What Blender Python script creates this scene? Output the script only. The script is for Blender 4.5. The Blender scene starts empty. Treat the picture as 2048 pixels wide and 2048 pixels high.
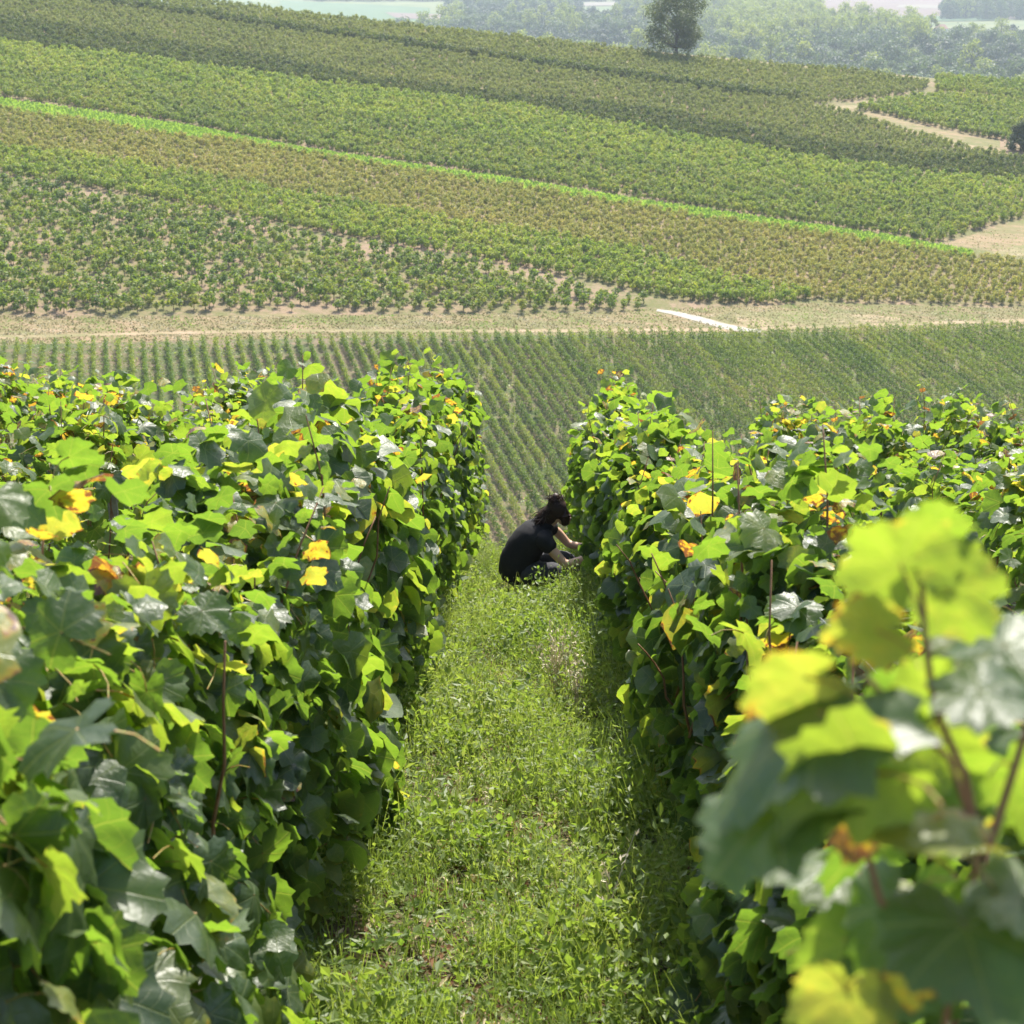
import bpy, math, random
import numpy as np
from mathutils import Vector, Matrix

random.seed(7)
rng = np.random.default_rng(7)
S = bpy.context.scene
COL = S.collection
R = math.radians

# ------------------------------------------------------------------ camera
FPX = 3400.0                      # focal length in pixels of the 2048 px photograph
PITCH, YAW, CAMZ = R(19.05), math.asin(.0168), 2.1
cam_d = bpy.data.cameras.new('camera')
cam = bpy.data.objects.new('camera', cam_d)
COL.objects.link(cam)
cam_d.sensor_width = 36
cam_d.lens = FPX / 2048 * 36
cam_d.clip_start, cam_d.clip_end = .05, 8000
cam.location = (0, 0, CAMZ)
cam.rotation_euler = (math.pi / 2 - PITCH, 0, YAW)
cam_d.dof.use_dof = True
cam_d.dof.focus_distance = 9.5
cam_d.dof.aperture_fstop = 8.6
S.camera = cam

# ------------------------------------------------------------------ sky, sun, exposure
SUN_AZ, SUN_EL = R(14), R(52)
W = bpy.data.worlds.new('World')
S.world = W
W.use_nodes = True
wn = W.node_tree
sky = wn.nodes.new('ShaderNodeTexSky')
sky.sky_type = 'NISHITA'
sky.sun_disc = False
sky.sun_elevation = SUN_EL
sky.sun_rotation = SUN_AZ
sky.altitude = 200
sky.air_density = 1.2
sky.dust_density = 2.5
wn.links.new(sky.outputs[0], wn.nodes['Background'].inputs[0])
wn.nodes['Background'].inputs[1].default_value = .15
sl = bpy.data.lights.new('sun', 'SUN')
sl.energy = 4.7
sl.angle = R(.5)
sl.color = (1, .95, .86)
sun = bpy.data.objects.new('sun', sl)
COL.objects.link(sun)
sdir = Vector((math.sin(SUN_AZ) * math.cos(SUN_EL), math.cos(SUN_AZ) * math.cos(SUN_EL), math.sin(SUN_EL)))
sun.rotation_euler = sdir.to_track_quat('Z', 'Y').to_euler()
sun.location = (20, 20, 60)
S.view_settings.view_transform = 'Standard'
S.view_settings.look = 'None'
S.view_settings.exposure = 1.12
S.view_settings.gamma = 1
S.view_settings.use_curve_mapping = False
try:
    S.cycles.max_bounces = 8
    S.cycles.diffuse_bounces = 3
    S.cycles.transmission_bounces = 5
    S.cycles.glossy_bounces = 2
    S.cycles.volume_bounces = 1
    S.cycles.transparent_max_bounces = 8
    S.cycles.use_denoising = True
except Exception:
    pass

# ------------------------------------------------------------------ surveying helpers
r_ = np.array([math.cos(YAW), math.sin(YAW), 0])
h_ = np.array([-math.sin(YAW), math.cos(YAW), 0])
k_ = np.array([0, 0, 1.])
fw_ = h_ * math.cos(PITCH) - k_ * math.sin(PITCH)
up_ = h_ * math.sin(PITCH) + k_ * math.cos(PITCH)
CAM = np.array([0, 0, CAMZ])
PA, PB, PC = -55.09, .08095, -.09166          # the opposite hillside: z = PA + PB*Y + PC*X
SL = -.236                                     # the near slope
YR, PLAIN, YB = 400.0, -88.0, 15.2


def ray(px, py):
    return fw_ + r_ * (px - 1024) / FPX + up_ * (1024 - py) / FPX


def on_hill(px, py):
    v = ray(px, py)
    t = (PA - CAMZ) / (v[2] - PB * v[1] - PC * v[0])
    return CAM + v * t


def on_plain(px, py, z=PLAIN):
    v = ray(px, py)
    return CAM + v * ((z - CAMZ) / v[2])


def at(px, py, d):
    return CAM + ray(px, py) * d


def project(p):
    q = np.asarray(p) - CAM
    d = q @ fw_
    return 1024 + FPX * (q @ r_) / d, 1024 - FPX * (q @ up_) / d, d


def hill(x, y):
    return PA + PB * y + PC * np.clip(x, -230, 260)


def ground(x, y):
    x = np.asarray(x, float); y = np.asarray(y, float)
    near = np.where(y < -25, -25, y) * SL
    t = np.clip((y - YB) / (112 - YB), 0, 1)
    h00 = 2 * t**3 - 3 * t**2 + 1; h10 = t**3 - 2 * t**2 + t
    h01 = -2 * t**3 + 3 * t**2; h11 = t**3 - t**2
    brow = h00 * YB * SL + h10 * (112 - YB) * -.42 + h01 * hill(x, 112) + h11 * (112 - YB) * PB
    hl = hill(x, np.minimum(y, YR))
    s = 1 - (1 - np.clip((y - YR) / 240, 0, 1))**2
    far = hl * (1 - s) + PLAIN * s
    far = far + np.clip((y - 2500) / 2500, 0, 1)**2 * 40
    return np.where(y < YB, near, np.where(y < 112, brow, far))


# ------------------------------------------------------------------ mesh helpers
class MB:
    """collects triangles and quads, builds ONE mesh"""
    def __init__(s):
        s.v, s.t, s.q, s.tm, s.qm, s.var, s.luv, s.n = [], [], [], [], [], [], [], 0

    def add(s, v, tris=None, quads=None, mat=0, var=0., luv=None):
        v = np.asarray(v, float).reshape(-1, 3)
        if tris is not None and len(tris):
            s.t.append(np.asarray(tris, int) + s.n); s.tm.append(np.full(len(tris), mat))
        if quads is not None and len(quads):
            s.q.append(np.asarray(quads, int) + s.n); s.qm.append(np.full(len(quads), mat))
        s.v.append(v)
        s.var.append(np.broadcast_to(np.asarray(var, float), (len(v),)))
        s.luv.append(np.zeros((len(v), 3)) if luv is None else np.asarray(luv, float).reshape(-1, 3))
        s.n += len(v)

    def tube(s, pts, rad, sides=4, mat=0, cap=True):
        pts = np.asarray(pts, float); n = len(pts)
        rad = np.broadcast_to(np.asarray(rad, float), (n,))
        tan = np.gradient(pts, axis=0)
        tan /= np.linalg.norm(tan, axis=1)[:, None] + 1e-9
        ref = np.array([0, 0, 1.]) if abs(tan[0][2]) < .8 else np.array([1., 0, 0])
        a = np.cross(tan, ref); a /= np.linalg.norm(a, axis=1)[:, None] + 1e-9
        b = np.cross(tan, a)
        th = np.arange(sides) * 2 * math.pi / sides
        ring = pts[:, None] + rad[:, None, None] * (a[:, None] * np.cos(th)[None, :, None] + b[:, None] * np.sin(th)[None, :, None])
        i = np.arange(n - 1)[:, None] * sides; j = np.arange(sides)[None]
        k = (j + 1) % sides
        q = np.stack([i + j, i + k, i + sides + k, i + sides + j], -1).reshape(-1, 4)
        s.add(ring, quads=q, mat=mat)
        if cap and sides == 4:
            o = s.n - n * sides
            s.q.append(np.array([[o + 3, o + 2, o + 1, o], [o + (n - 1) * 4 + m for m in range(4)]])); s.qm.append(np.full(2, mat))

    def box(s, lo, hi, mat=0):
        x0, y0, z0 = lo; x1, y1, z1 = hi
        v = [(x0, y0, z0), (x1, y0, z0), (x1, y1, z0), (x0, y1, z0), (x0, y0, z1), (x1, y0, z1), (x1, y1, z1), (x0, y1, z1)]
        s.add(v, quads=[(3, 2, 1, 0), (4, 5, 6, 7), (0, 1, 5, 4), (1, 2, 6, 5), (2, 3, 7, 6), (3, 0, 4, 7)], mat=mat)

    def mesh(s, name, mats, smooth=False):
        me = bpy.data.meshes.new(name)
        V = np.concatenate(s.v)
        T = np.concatenate(s.t) if s.t else np.zeros((0, 3), int)
        Q = np.concatenate(s.q) if s.q else np.zeros((0, 4), int)
        nl = len(T) * 3 + len(Q) * 4; npoly = len(T) + len(Q)
        me.vertices.add(len(V)); me.vertices.foreach_set('co', V.astype(np.float32).ravel())
        me.loops.add(nl); me.loops.foreach_set('vertex_index', np.concatenate([T.ravel(), Q.ravel()]).astype(np.int32))
        me.polygons.add(npoly)
        st = np.concatenate([np.arange(len(T)) * 3, len(T) * 3 + np.arange(len(Q)) * 4]).astype(np.int32)
        me.polygons.foreach_set('loop_start', st)
        mi = np.concatenate((s.tm or [np.zeros(0)]) + (s.qm or [np.zeros(0)])).astype(np.int32)
        me.polygons.foreach_set('material_index', mi)
        me.polygons.foreach_set('use_smooth', np.full(npoly, smooth))
        a = me.attributes.new('var', 'FLOAT', 'POINT'); a.data.foreach_set('value', np.concatenate(s.var).astype(np.float32))
        a = me.attributes.new('luv', 'FLOAT_VECTOR', 'POINT'); a.data.foreach_set('vector', np.concatenate(s.luv).astype(np.float32).ravel())
        me.update(calc_edges=True)
        for m in (mats if isinstance(mats, (list, tuple)) else [mats]):
            me.materials.append(m)
        return me


def obj(name, me, parent=None, loc=None):
    o = bpy.data.objects.new(name, me)
    COL.objects.link(o)
    if parent is not None:
        o.parent = parent
    if loc is not None:
        o.location = loc
    return o


def tag(o, label=None, cat=None, group=None, kind=None):
    if label: o['label'] = label
    if cat: o['category'] = cat
    if group: o['group'] = group
    if kind: o['kind'] = kind
    return o


def empty(name, loc=(0, 0, 0)):
    return obj(name, None, None, loc)


def norm(a):
    return a / (np.linalg.norm(a, axis=-1, keepdims=True) + 1e-9)


def frames(n, t):
    """rotation matrices with columns x, y=tip direction, z=normal"""
    n = norm(n); t = norm(t - n * np.sum(n * t, -1, keepdims=True))
    x = np.cross(t, n)
    return np.stack([x, t, n], -1)


def quads_at(mb, c, n, t, sx, sy, var, mat=0, bend=0.0):
    """leaf-clump quads, folded diamonds: 4 vertices each"""
    Rm = frames(n, t)
    N = len(c)
    sx = np.broadcast_to(sx, (N,)); sy = np.broadcast_to(sy, (N,))
    L = np.zeros((N, 4, 3))
    L[:, 0, 1] = -sy; L[:, 1, 0] = sx; L[:, 2, 1] = sy; L[:, 3, 0] = -sx
    L[:, 1, 2] = L[:, 3, 2] = bend * sx
    v = c[:, None] + np.einsum('nij,nkj->nki', Rm, L)
    mb.add(v, quads=np.arange(N * 4).reshape(N, 4), mat=mat, var=np.repeat(np.broadcast_to(var, (N,)), 4))


# ------------------------------------------------------------------ materials
def new_mat(name):
    m = bpy.data.materials.new(name)
    m.use_nodes = True
    nt = m.node_tree
    for n in list(nt.nodes): nt.nodes.remove(n)
    out = nt.nodes.new('ShaderNodeOutputMaterial')
    return m, nt, out


def N(nt, typ, ins=None, **props):
    n = nt.nodes.new(typ)
    for k, v in props.items(): setattr(n, k, v)
    for k, v in (ins or {}).items():
        if isinstance(v, bpy.types.NodeSocket): nt.links.new(v, n.inputs[k])
        else: n.inputs[k].default_value = v
    return n


def MA(nt, op, a, b=0.0, c=None, clamp=False):
    n = N(nt, 'ShaderNodeMath', {0: a, 1: b}, operation=op, use_clamp=clamp)
    if c is not None:
        if isinstance(c, bpy.types.NodeSocket): nt.links.new(c, n.inputs[2])
        else: n.inputs[2].default_value = c
    return n.outputs[0]


def ramp(nt, fac, stops, interp='LINEAR'):
    n = N(nt, 'ShaderNodeValToRGB', {0: fac})
    n.color_ramp.interpolation = interp
    el = n.color_ramp.elements
    while len(el) < len(stops): el.new(.5)
    for e, (p, c) in zip(el, stops):
        e.position = p; e.color = (*c, 1)
    return n.outputs[0]


def mix(nt, f, a, b):
    n = N(nt, 'ShaderNodeMix', data_type='RGBA')
    for i, v in ((0, f), (6, a), (7, b)):
        if isinstance(v, bpy.types.NodeSocket): nt.links.new(v, n.inputs[i])
        else: n.inputs[i].default_value = v if i == 0 else (*v, 1)
    return n.outputs[2]


def leaf_material():
    """grapevine leaf: waxy upper side, translucent blade, pale veins, yellowing margins"""
    m, nt, out = new_mat('vine_leaf')
    av = N(nt, 'ShaderNodeAttribute', attribute_name='var').outputs['Fac']
    lu = N(nt, 'ShaderNodeAttribute', attribute_name='luv').outputs['Vector']
    oi = N(nt, 'ShaderNodeObjectInfo').outputs['Random']
    var = MA(nt, 'ADD', av, MA(nt, 'MULTIPLY', MA(nt, 'SUBTRACT', oi, .5), .06))
    sx = N(nt, 'ShaderNodeSeparateXYZ', {0: lu})
    x, y, e = sx.outputs
    ang = MA(nt, 'ABSOLUTE', MA(nt, 'ARCTAN2', x, y))
    rr = MA(nt, 'SQRT', MA(nt, 'ADD', MA(nt, 'MULTIPLY', x, x), MA(nt, 'MULTIPLY', y, y)))
    d = MA(nt, 'MINIMUM', ang, MA(nt, 'MINIMUM', MA(nt, 'ABSOLUTE', MA(nt, 'SUBTRACT', ang, .9)), MA(nt, 'ABSOLUTE', MA(nt, 'SUBTRACT', ang, 1.8))))
    vein = MA(nt, 'SUBTRACT', 1, MA(nt, 'DIVIDE', MA(nt, 'MULTIPLY', d, rr), .022), clamp=True)
    sec = MA(nt, 'ABSOLUTE', MA(nt, 'SINE', MA(nt, 'SUBTRACT', MA(nt, 'MULTIPLY', rr, 15), MA(nt, 'MULTIPLY', d, 7))))
    sec = MA(nt, 'MULTIPLY', MA(nt, 'SUBTRACT', 1, MA(nt, 'DIVIDE', sec, .16), clamp=True), .55)
    vein = MA(nt, 'MAXIMUM', vein, sec)
    tc = N(nt, 'ShaderNodeTexCoord').outputs['Object']
    nz = N(nt, 'ShaderNodeTexNoise', {'Vector': N(nt, 'ShaderNodeVectorMath', {0: lu, 1: N(nt, 'ShaderNodeCombineXYZ', {0: MA(nt, 'MULTIPLY', av, 37.), 1: MA(nt, 'MULTIPLY', oi, 91.)}).outputs[0]}, operation='ADD').outputs[0], 'Scale': 2.6, 'Detail': 2.}).outputs[0]
    nz2 = N(nt, 'ShaderNodeTexNoise', {'Vector': tc, 'Scale': 60., 'Detail': 2.}).outputs[0]
    # yellowing margin on the older leaves
    ye = MA(nt, 'MULTIPLY', MA(nt, 'SUBTRACT', MA(nt, 'ADD', MA(nt, 'ADD', MA(nt, 'MULTIPLY', e, .55), MA(nt, 'MULTIPLY', nz, .75)), MA(nt, 'MULTIPLY', var, .62)), 1.38), 5., clamp=True)
    v2 = MA(nt, 'ADD', var, MA(nt, 'ADD', MA(nt, 'MULTIPLY', ye, .22), MA(nt, 'MULTIPLY', MA(nt, 'SUBTRACT', nz, .5), .3)))
    refl = ramp(nt, v2, [(0, (.032, .060, .020)), (.45, (.058, .095, .026)), (.72, (.095, .13, .032)), (.86, (.18, .20, .03)), (.93, (.36, .28, .035)), (.97, (.34, .16, .03)), (1, (.14, .06, .03))])
    tran = ramp(nt, v2, [(0, (.13, .23, .022)), (.45, (.20, .345, .024)), (.72, (.32, .43, .03)), (.86, (.52, .50, .05)), (.93, (.68, .48, .025)), (.97, (.52, .22, .025)), (1, (.2, .07, .025))])
    refl = mix(nt, MA(nt, 'MULTIPLY', vein, .75), refl, (.17, .21, .06))
    tran = mix(nt, MA(nt, 'MULTIPLY', vein, .65), tran, (.42, .46, .06))
    geo = N(nt, 'ShaderNodeNewGeometry').outputs['Backfacing']
    refl = mix(nt, MA(nt, 'MULTIPLY', geo, .55), refl, (.11, .16, .075))      # felted underside
    bh = MA(nt, 'ADD', MA(nt, 'MULTIPLY', vein, -.5), MA(nt, 'MULTIPLY', nz, 1.6))
    bmp = N(nt, 'ShaderNodeBump', {'Height': bh, 'Strength': .32, 'Distance': .006}).outputs[0]
    pr = N(nt, 'ShaderNodeBsdfPrincipled', {'Base Color': refl, 'Roughness': MA(nt, 'ADD', .36, MA(nt, 'ADD', MA(nt, 'MULTIPLY', nz2, .16), MA(nt, 'MULTIPLY', geo, .25))), 'Specular IOR Level': .72, 'Normal': bmp}).outputs[0]
    tr = N(nt, 'ShaderNodeBsdfTranslucent', {'Color': tran, 'Normal': bmp}).outputs[0]
    mx = N(nt, 'ShaderNodeMixShader', {0: .52, 1: pr, 2: tr}).outputs[0]
    nt.links.new(mx, out.inputs[0])
    return m


def foliage_material(name, stops, tran, tf=.35, rough=.55, spec=.3, patch=.06, patch_amt=.5, yellow=None):
    """small foliage seen from afar; stops = dark to pale; colour drifts in patches over the field"""
    m, nt, out = new_mat(name)
    av = N(nt, 'ShaderNodeAttribute', attribute_name='var').outputs['Fac']
    oi = N(nt, 'ShaderNodeObjectInfo').outputs['Random']
    pos = N(nt, 'ShaderNodeNewGeometry').outputs['Position']
    nz = N(nt, 'ShaderNodeTexNoise', {'Vector': pos, 'Scale': patch, 'Detail': 4.}).outputs[0]
    f = MA(nt, 'ADD', MA(nt, 'ADD', MA(nt, 'MULTIPLY', av, .5), MA(nt, 'MULTIPLY', oi, .5)), MA(nt, 'MULTIPLY', MA(nt, 'SUBTRACT', nz, .5), patch_amt * 2))
    n = len(stops)
    c = ramp(nt, f, [(i / (n - 1), s) for i, s in enumerate(stops)])
    t = ramp(nt, f, [(i / (len(tran) - 1), s) for i, s in enumerate(tran)])
    pr = N(nt, 'ShaderNodeBsdfPrincipled', {'Base Color': c, 'Roughness': rough, 'Specular IOR Level': spec}).outputs[0]
    tr = N(nt, 'ShaderNodeBsdfTranslucent', {'Color': t}).outputs[0]
    nt.links.new(N(nt, 'ShaderNodeMixShader', {0: tf, 1: pr, 2: tr}).outputs[0], out.inputs[0])
    return m


def plain(name, c1, c2=None, scale=8., rough=.8, bump=0., spec=.3, detail=5.):
    m, nt, out = new_mat(name)
    tc = N(nt, 'ShaderNodeTexCoord').outputs['Object']
    nz = N(nt, 'ShaderNodeTexNoise', {'Vector': tc, 'Scale': scale, 'Detail': detail}).outputs[0]
    f = MA(nt, 'MULTIPLY_ADD', MA(nt, 'SUBTRACT', nz, .5), 2.2, .5, clamp=True)
    c = mix(nt, f, c1, c2 or c1)
    pr = N(nt, 'ShaderNodeBsdfPrincipled', {'Base Color': c, 'Roughness': rough, 'Specular IOR Level': spec})
    if bump:
        nt.links.new(N(nt, 'ShaderNodeBump', {'Height': nz, 'Strength': .6, 'Distance': bump}).outputs[0], pr.inputs['Normal'])
    nt.links.new(pr.outputs[0], out.inputs[0])
    return m


def soil(name, cols, scales, rough=.95, bump=.04, bscale=20., stretch=(1, 1, 1)):
    """ground of patches: cols = soil, soil2, grass; noise at three scales"""
    m, nt, out = new_mat(name)
    pos = N(nt, 'ShaderNodeNewGeometry').outputs['Position']
    pos = N(nt, 'ShaderNodeVectorMath', {0: pos, 1: stretch}, operation='MULTIPLY').outputs[0]
    a = N(nt, 'ShaderNodeTexNoise', {'Vector': pos, 'Scale': scales[0], 'Detail': 6., 'Roughness': .65}).outputs[0]
    b = N(nt, 'ShaderNodeTexNoise', {'Vector': pos, 'Scale': scales[1], 'Detail': 6., 'Roughness': .7}).outputs[0]
    c = N(nt, 'ShaderNodeTexNoise', {'Vector': pos, 'Scale': bscale, 'Detail': 4.}).outputs[0]
    col = mix(nt, MA(nt, 'MULTIPLY_ADD', MA(nt, 'SUBTRACT', b, .5), 4., .5, clamp=True), cols[0], cols[1])
    g = MA(nt, 'MULTIPLY_ADD', MA(nt, 'SUBTRACT', MA(nt, 'ADD', MA(nt, 'MULTIPLY', a, .6), MA(nt, 'MULTIPLY', b, .4)), .5), 7., .5, clamp=True)
    col = mix(nt, g, col, cols[2])
    col = mix(nt, MA(nt, 'MULTIPLY', c, .35), col, tuple(x * .5 for x in cols[0]))
    pr = N(nt, 'ShaderNodeBsdfPrincipled', {'Base Color': col, 'Roughness': rough, 'Specular IOR Level': .15})
    nt.links.new(N(nt, 'ShaderNodeBump', {'Height': c, 'Strength': .5, 'Distance': bump}).outputs[0], pr.inputs['Normal'])
    nt.links.new(pr.outputs[0], out.inputs[0])
    return m


M_LEAF = leaf_material()
M_CANE = plain('cane_bark', (.16, .075, .035), (.30, .16, .08), 30., .6)
M_PETIOLE = plain('petiole', (.22, .26, .05), (.35, .14, .06), 20., .45)
M_TRUNK = plain('vine_bark', (.06, .045, .032), (.13, .10, .075), 40., .95, .01)
M_POST = plain('weathered_post', (.22, .20, .17), (.34, .31, .27), 30., .9, .004)
M_WIRE = plain('galvanised_wire', (.4, .4, .4), (.5, .5, .5), 50., .45)
M_NEAR = soil('slope_soil', [(.085, .065, .04), (.14, .11, .065), (.05, .075, .02)], (.9, 7.), bscale=60., bump=.02)
M_HILLSOIL = soil('hill_soil', [(.27, .19, .125), (.21, .15, .09), (.12, .13, .04)], (.12, 1.1), bscale=9., bump=.05)
M_MIDSOIL = soil('valley_soil', [(.19, .14, .09), (.11, .11, .045), (.06, .095, .025)], (.11, .8), bscale=9., bump=.05)
M_SAND = soil('sandy_track', [(.36, .27, .17), (.29, .21, .13), (.16, .16, .06)], (.16, 1.2), bscale=12., stretch=(.3, 1, 1))
M_VERGE = soil('grass_verge', [(.28, .20, .12), (.22, .17, .085), (.13, .14, .045)], (.12, .9), bscale=9., stretch=(.4, 1, 1))
M_PATH = plain('chalk_path', (.26, .23, .19), (.36, .33, .28), 1.5, .9, .01)
M_PLAIN = soil('plain_soil', [(.15, .17, .07), (.22, .20, .10), (.07, .11, .04)], (.004, .02), bscale=.2, bump=.3)
M_FGREEN = plain('far_green_field', (.045, .085, .03), (.06, .11, .04), .02, .95)
M_FPINK = plain('far_ploughed_field', (.11, .07, .06), (.14, .095, .08), .02, .95)
M_FPALE = plain('far_stubble_field', (.17, .14, .11), (.14, .12, .09), .03, .95)
M_FOLIVE = plain('far_meadow', (.18, .24, .10), (.25, .27, .13), .03, .95)
M_TREEBARK = plain('tree_bark', (.05, .045, .04), (.11, .095, .08), 3., .95, .02)

G_ = lambda s: [tuple(x * s for x in c) for c in [(.028, .054, .011), (.075, .118, .018), (.135, .17, .026), (.19, .195, .036)]]
T_ = lambda s: [tuple(x * s for x in c) for c in [(.10, .20, .01), (.24, .37, .02), (.38, .48, .03), (.48, .46, .05)]]
M_BUSH = foliage_material('vine_foliage', G_(1.15), T_(1.0))
M_YOUNG = foliage_material('young_vine_foliage', [(.028, .060, .014), (.070, .118, .022), (.13, .175, .032), (.18, .21, .04)], T_(1.0), patch_amt=.35)
M_BRIGHT = foliage_material('bright_vine_foliage', [(.065, .09, .016), (.15, .185, .032), (.24, .26, .045), (.29, .28, .06)], T_(1.25), patch_amt=.35)
M_MIDGREEN = foliage_material('green_vine_foliage', [(.05, .07, .015), (.125, .155, .032), (.20, .22, .045), (.26, .25, .06)], T_(1.05), patch_amt=.4)
M_DARKV = foliage_material('dark_vine_foliage', G_(.6), T_(.5), patch_amt=.2)
M_OLIVE = foliage_material('olive_vine_foliage', [(.06, .075, .02), (.14, .155, .036), (.20, .21, .05), (.24, .23, .06)], [(.18, .24, .03), (.28, .34, .04), (.38, .40, .06)], .36)
M_BROWN = foliage_material('yellowing_vine_foliage', [(.12, .15, .035), (.22, .245, .055), (.31, .315, .085), (.36, .30, .10)], [(.32, .36, .04), (.48, .45, .06), (.52, .42, .08)], .36)
M_TREE = foliage_material('ash_foliage', [(.022, .042, .012), (.042, .068, .018), (.07, .10, .028)], [(.09, .13, .03), (.16, .20, .04)], .3, patch=.5)
M_WOODA = foliage_material('wood_foliage', [(.016, .035, .016), (.034, .062, .024), (.06, .092, .030)], [(.09, .15, .03), (.15, .21, .04)], .34, patch=.02)
M_WOODB = foliage_material('poplar_foliage', [(.07, .11, .022), (.13, .17, .03), (.19, .21, .04)], [(.28, .36, .03), (.40, .44, .05)], .4, patch=.02)
M_WOODC = foliage_material('dark_wood_foliage', [(.014, .028, .018), (.026, .044, .024), (.04, .06, .032)], [(.05, .09, .03), (.09, .13, .04)], .26, patch=.02)
M_WEED = foliage_material('weed_leaves', [(.055, .095, .02), (.125, .18, .035), (.21, .25, .065), (.32, .29, .14)], [(.21, .36, .03), (.38, .50, .06), (.52, .55, .14)], .44, .5, .4, 1.3, .45)
M_GRASS = foliage_material('grass_blades', [(.06, .10, .022), (.11, .165, .03), (.17, .22, .05)], [(.2, .33, .03), (.36, .46, .06)], .4, .45, .4, .8, .4)
M_LUSH = foliage_material('lush_grass', [(.09, .17, .025), (.15, .26, .04), (.21, .32, .055)], [(.28, .47, .04), (.42, .58, .07)], .42, .5, .3, .1, .3)
M_STRAW = foliage_material('dry_stalks', [(.34, .28, .15), (.50, .43, .26), (.58, .52, .36)], [(.5, .42, .22), (.6, .5, .3)], .25, .7, .2, 2., .3)

M_DRYGRASS = foliage_material('dry_grass', [(.13, .12, .04), (.20, .17, .065), (.27, .22, .10)], [(.22, .2, .06), (.3, .26, .1)], .25, .8, .15, .3, .4)
M_STALK = foliage_material('pale_stalks', [(.56, .49, .32), (.66, .59, .42), (.70, .64, .48)], [(.6, .5, .3), (.7, .6, .4)], .2, .7, .2, 2., .3)
M_DEAD = foliage_material('dead_leaves', [(.09, .045, .022), (.17, .09, .045), (.26, .15, .09)], [(.2, .1, .04), (.3, .16, .07)], .2, .75, .2, 2., .3)

# ------------------------------------------------------------------ ground sheet
def build_ground():
    ys = np.concatenate([np.linspace(-60, -26, 4), np.arange(-25, 15, 1.), np.arange(15, 24, .4), np.arange(24, 112, 2.5), np.linspace(112, YR, 60),
                         YR + 240 * np.linspace(0, 1, 25)[1:]**1.6, np.linspace(700, 2500, 30), np.linspace(2600, 5000, 20)])
    u = np.linspace(-1, 1, 61); u = np.sign(u) * np.abs(u)**1.3
    wdt = 60 + .9 * np.abs(ys)
    X = u[None] * wdt[:, None]; Y = np.repeat(ys[:, None], len(u), 1)
    Z = ground(X, Y)
    ny, nx = X.shape
    i = np.arange(ny - 1)[:, None] * nx; j = np.arange(nx - 1)[None]
    q = np.stack([i + j, i + j + 1, i + nx + j + 1, i + nx + j], -1).reshape(-1, 4)
    mi = np.repeat(np.where(ys[:-1] < 100, 0, np.where(ys[:-1] < YR, 1, 2)), nx - 1)
    mb = MB(); mb.add(np.stack([X, Y, Z], -1), quads=q); mb.qm = [mi]
    o = obj('ground', mb.mesh('ground', [M_NEAR, M_HILLSOIL, M_PLAIN], True))
    tag(o, 'sloping ground of the vineyard valley running out to the wooded plain', 'ground', kind='structure')


build_ground()


def drape(name, pts, mat, off, label, cat, plane='hill', kind='structure'):
    """a flat sheet lying on the hillside or the plain, outline surveyed from the photograph"""
    P = np.array([on_hill(*p) if plane == 'hill' else on_plain(*p) for p in pts])
    P[:, 2] += off
    me = bpy.data.meshes.new(name)
    me.from_pydata([tuple(p) for p in P], [], [tuple(range(len(P)))])
    me.materials.append(mat)
    if me.polygons[0].normal.z < 0: me.flip_normals()
    return tag(obj(name, me), label, cat, kind=kind)


def ribbon(name, up, lo, mat, off, label, cat, plane='hill'):
    return drape(name, list(up) + list(lo)[::-1], mat, off, label, cat, plane)


# mid valley field, sandy track, verges and paths
ribbon('field', [(-250, 706), (0, 690), (500, 678), (1024, 671), (1474, 667), (2048, 656), (2300, 650)],
       [(-250, 1010), (300, 1010), (1024, 1020), (1500, 1015), (2048, 1000), (2300, 980)], M_MIDSOIL, .02, 'weedy soil of the young vineyard in the valley floor', 'field')
ribbon('verge', [(-250, 640), (0, 640), (300, 640), (530, 628), (850, 633), (1290, 622), (1450, 617), (1650, 605), (2048, 618), (2300, 620)],
       [(-250, 708), (0, 691), (500, 679), (1024, 672), (1474, 668), (2048, 657), (2300, 651)], M_VERGE, .03, 'dry grassy verge along the sandy track below the hillside', 'verge')
ribbon('track', [(-250, 685), (0, 672), (300, 665), (560, 659), (1000, 660), (1250, 658), (1480, 657), (1700, 648), (2048, 638), (2300, 632)],
       [(-250, 693), (0, 679), (300, 670), (560, 665), (1000, 666), (1250, 664), (1480, 664), (1700, 655), (2048, 645), (2300, 640)], M_SAND, .045, 'sandy farm track between the valley field and hillside', 'track')
ribbon('sandy_ground', [(1470, 628), (1560, 622), (1700, 628), (1800, 636)], [(1480, 656), (1600, 652), (1700, 648), (1800, 644)], M_SAND, .05, 'bare sandy patch beside the pale path', 'sand')
ribbon('path', [(1315, 619), (1350, 623), (1400, 634), (1450, 648), (1500, 658), (1525, 660)], [(1312, 623), (1345, 630), (1392, 643), (1440, 657), (1480, 664), (1520, 666)], M_PATH, .06, 'short pale chalk path slanting down to the track', 'path')
drape('meadow', [(1872, 494), (1950, 468), (2020, 446), (2080, 432), (2300, 430), (2300, 590), (2048, 535), (1946, 514)], M_VERGE, .03, 'dry grassy triangle at the corner of the vineyards', 'meadow')
ribbon('sandy_path', [(1985, 505), (2048, 490), (2300, 470)], [(1995, 518), (2048, 513), (2300, 500)], M_SAND, .05, 'bare sandy strip across the dry grassy triangle', 'path')
ribbon('hill_path', [(1655, 216), (1690, 211), (1715, 211)], [(1660, 222), (1690, 221), (1712, 217)], M_SAND, .05, 'bare sandy turning place high on the vineyard hill', 'path')
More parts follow.
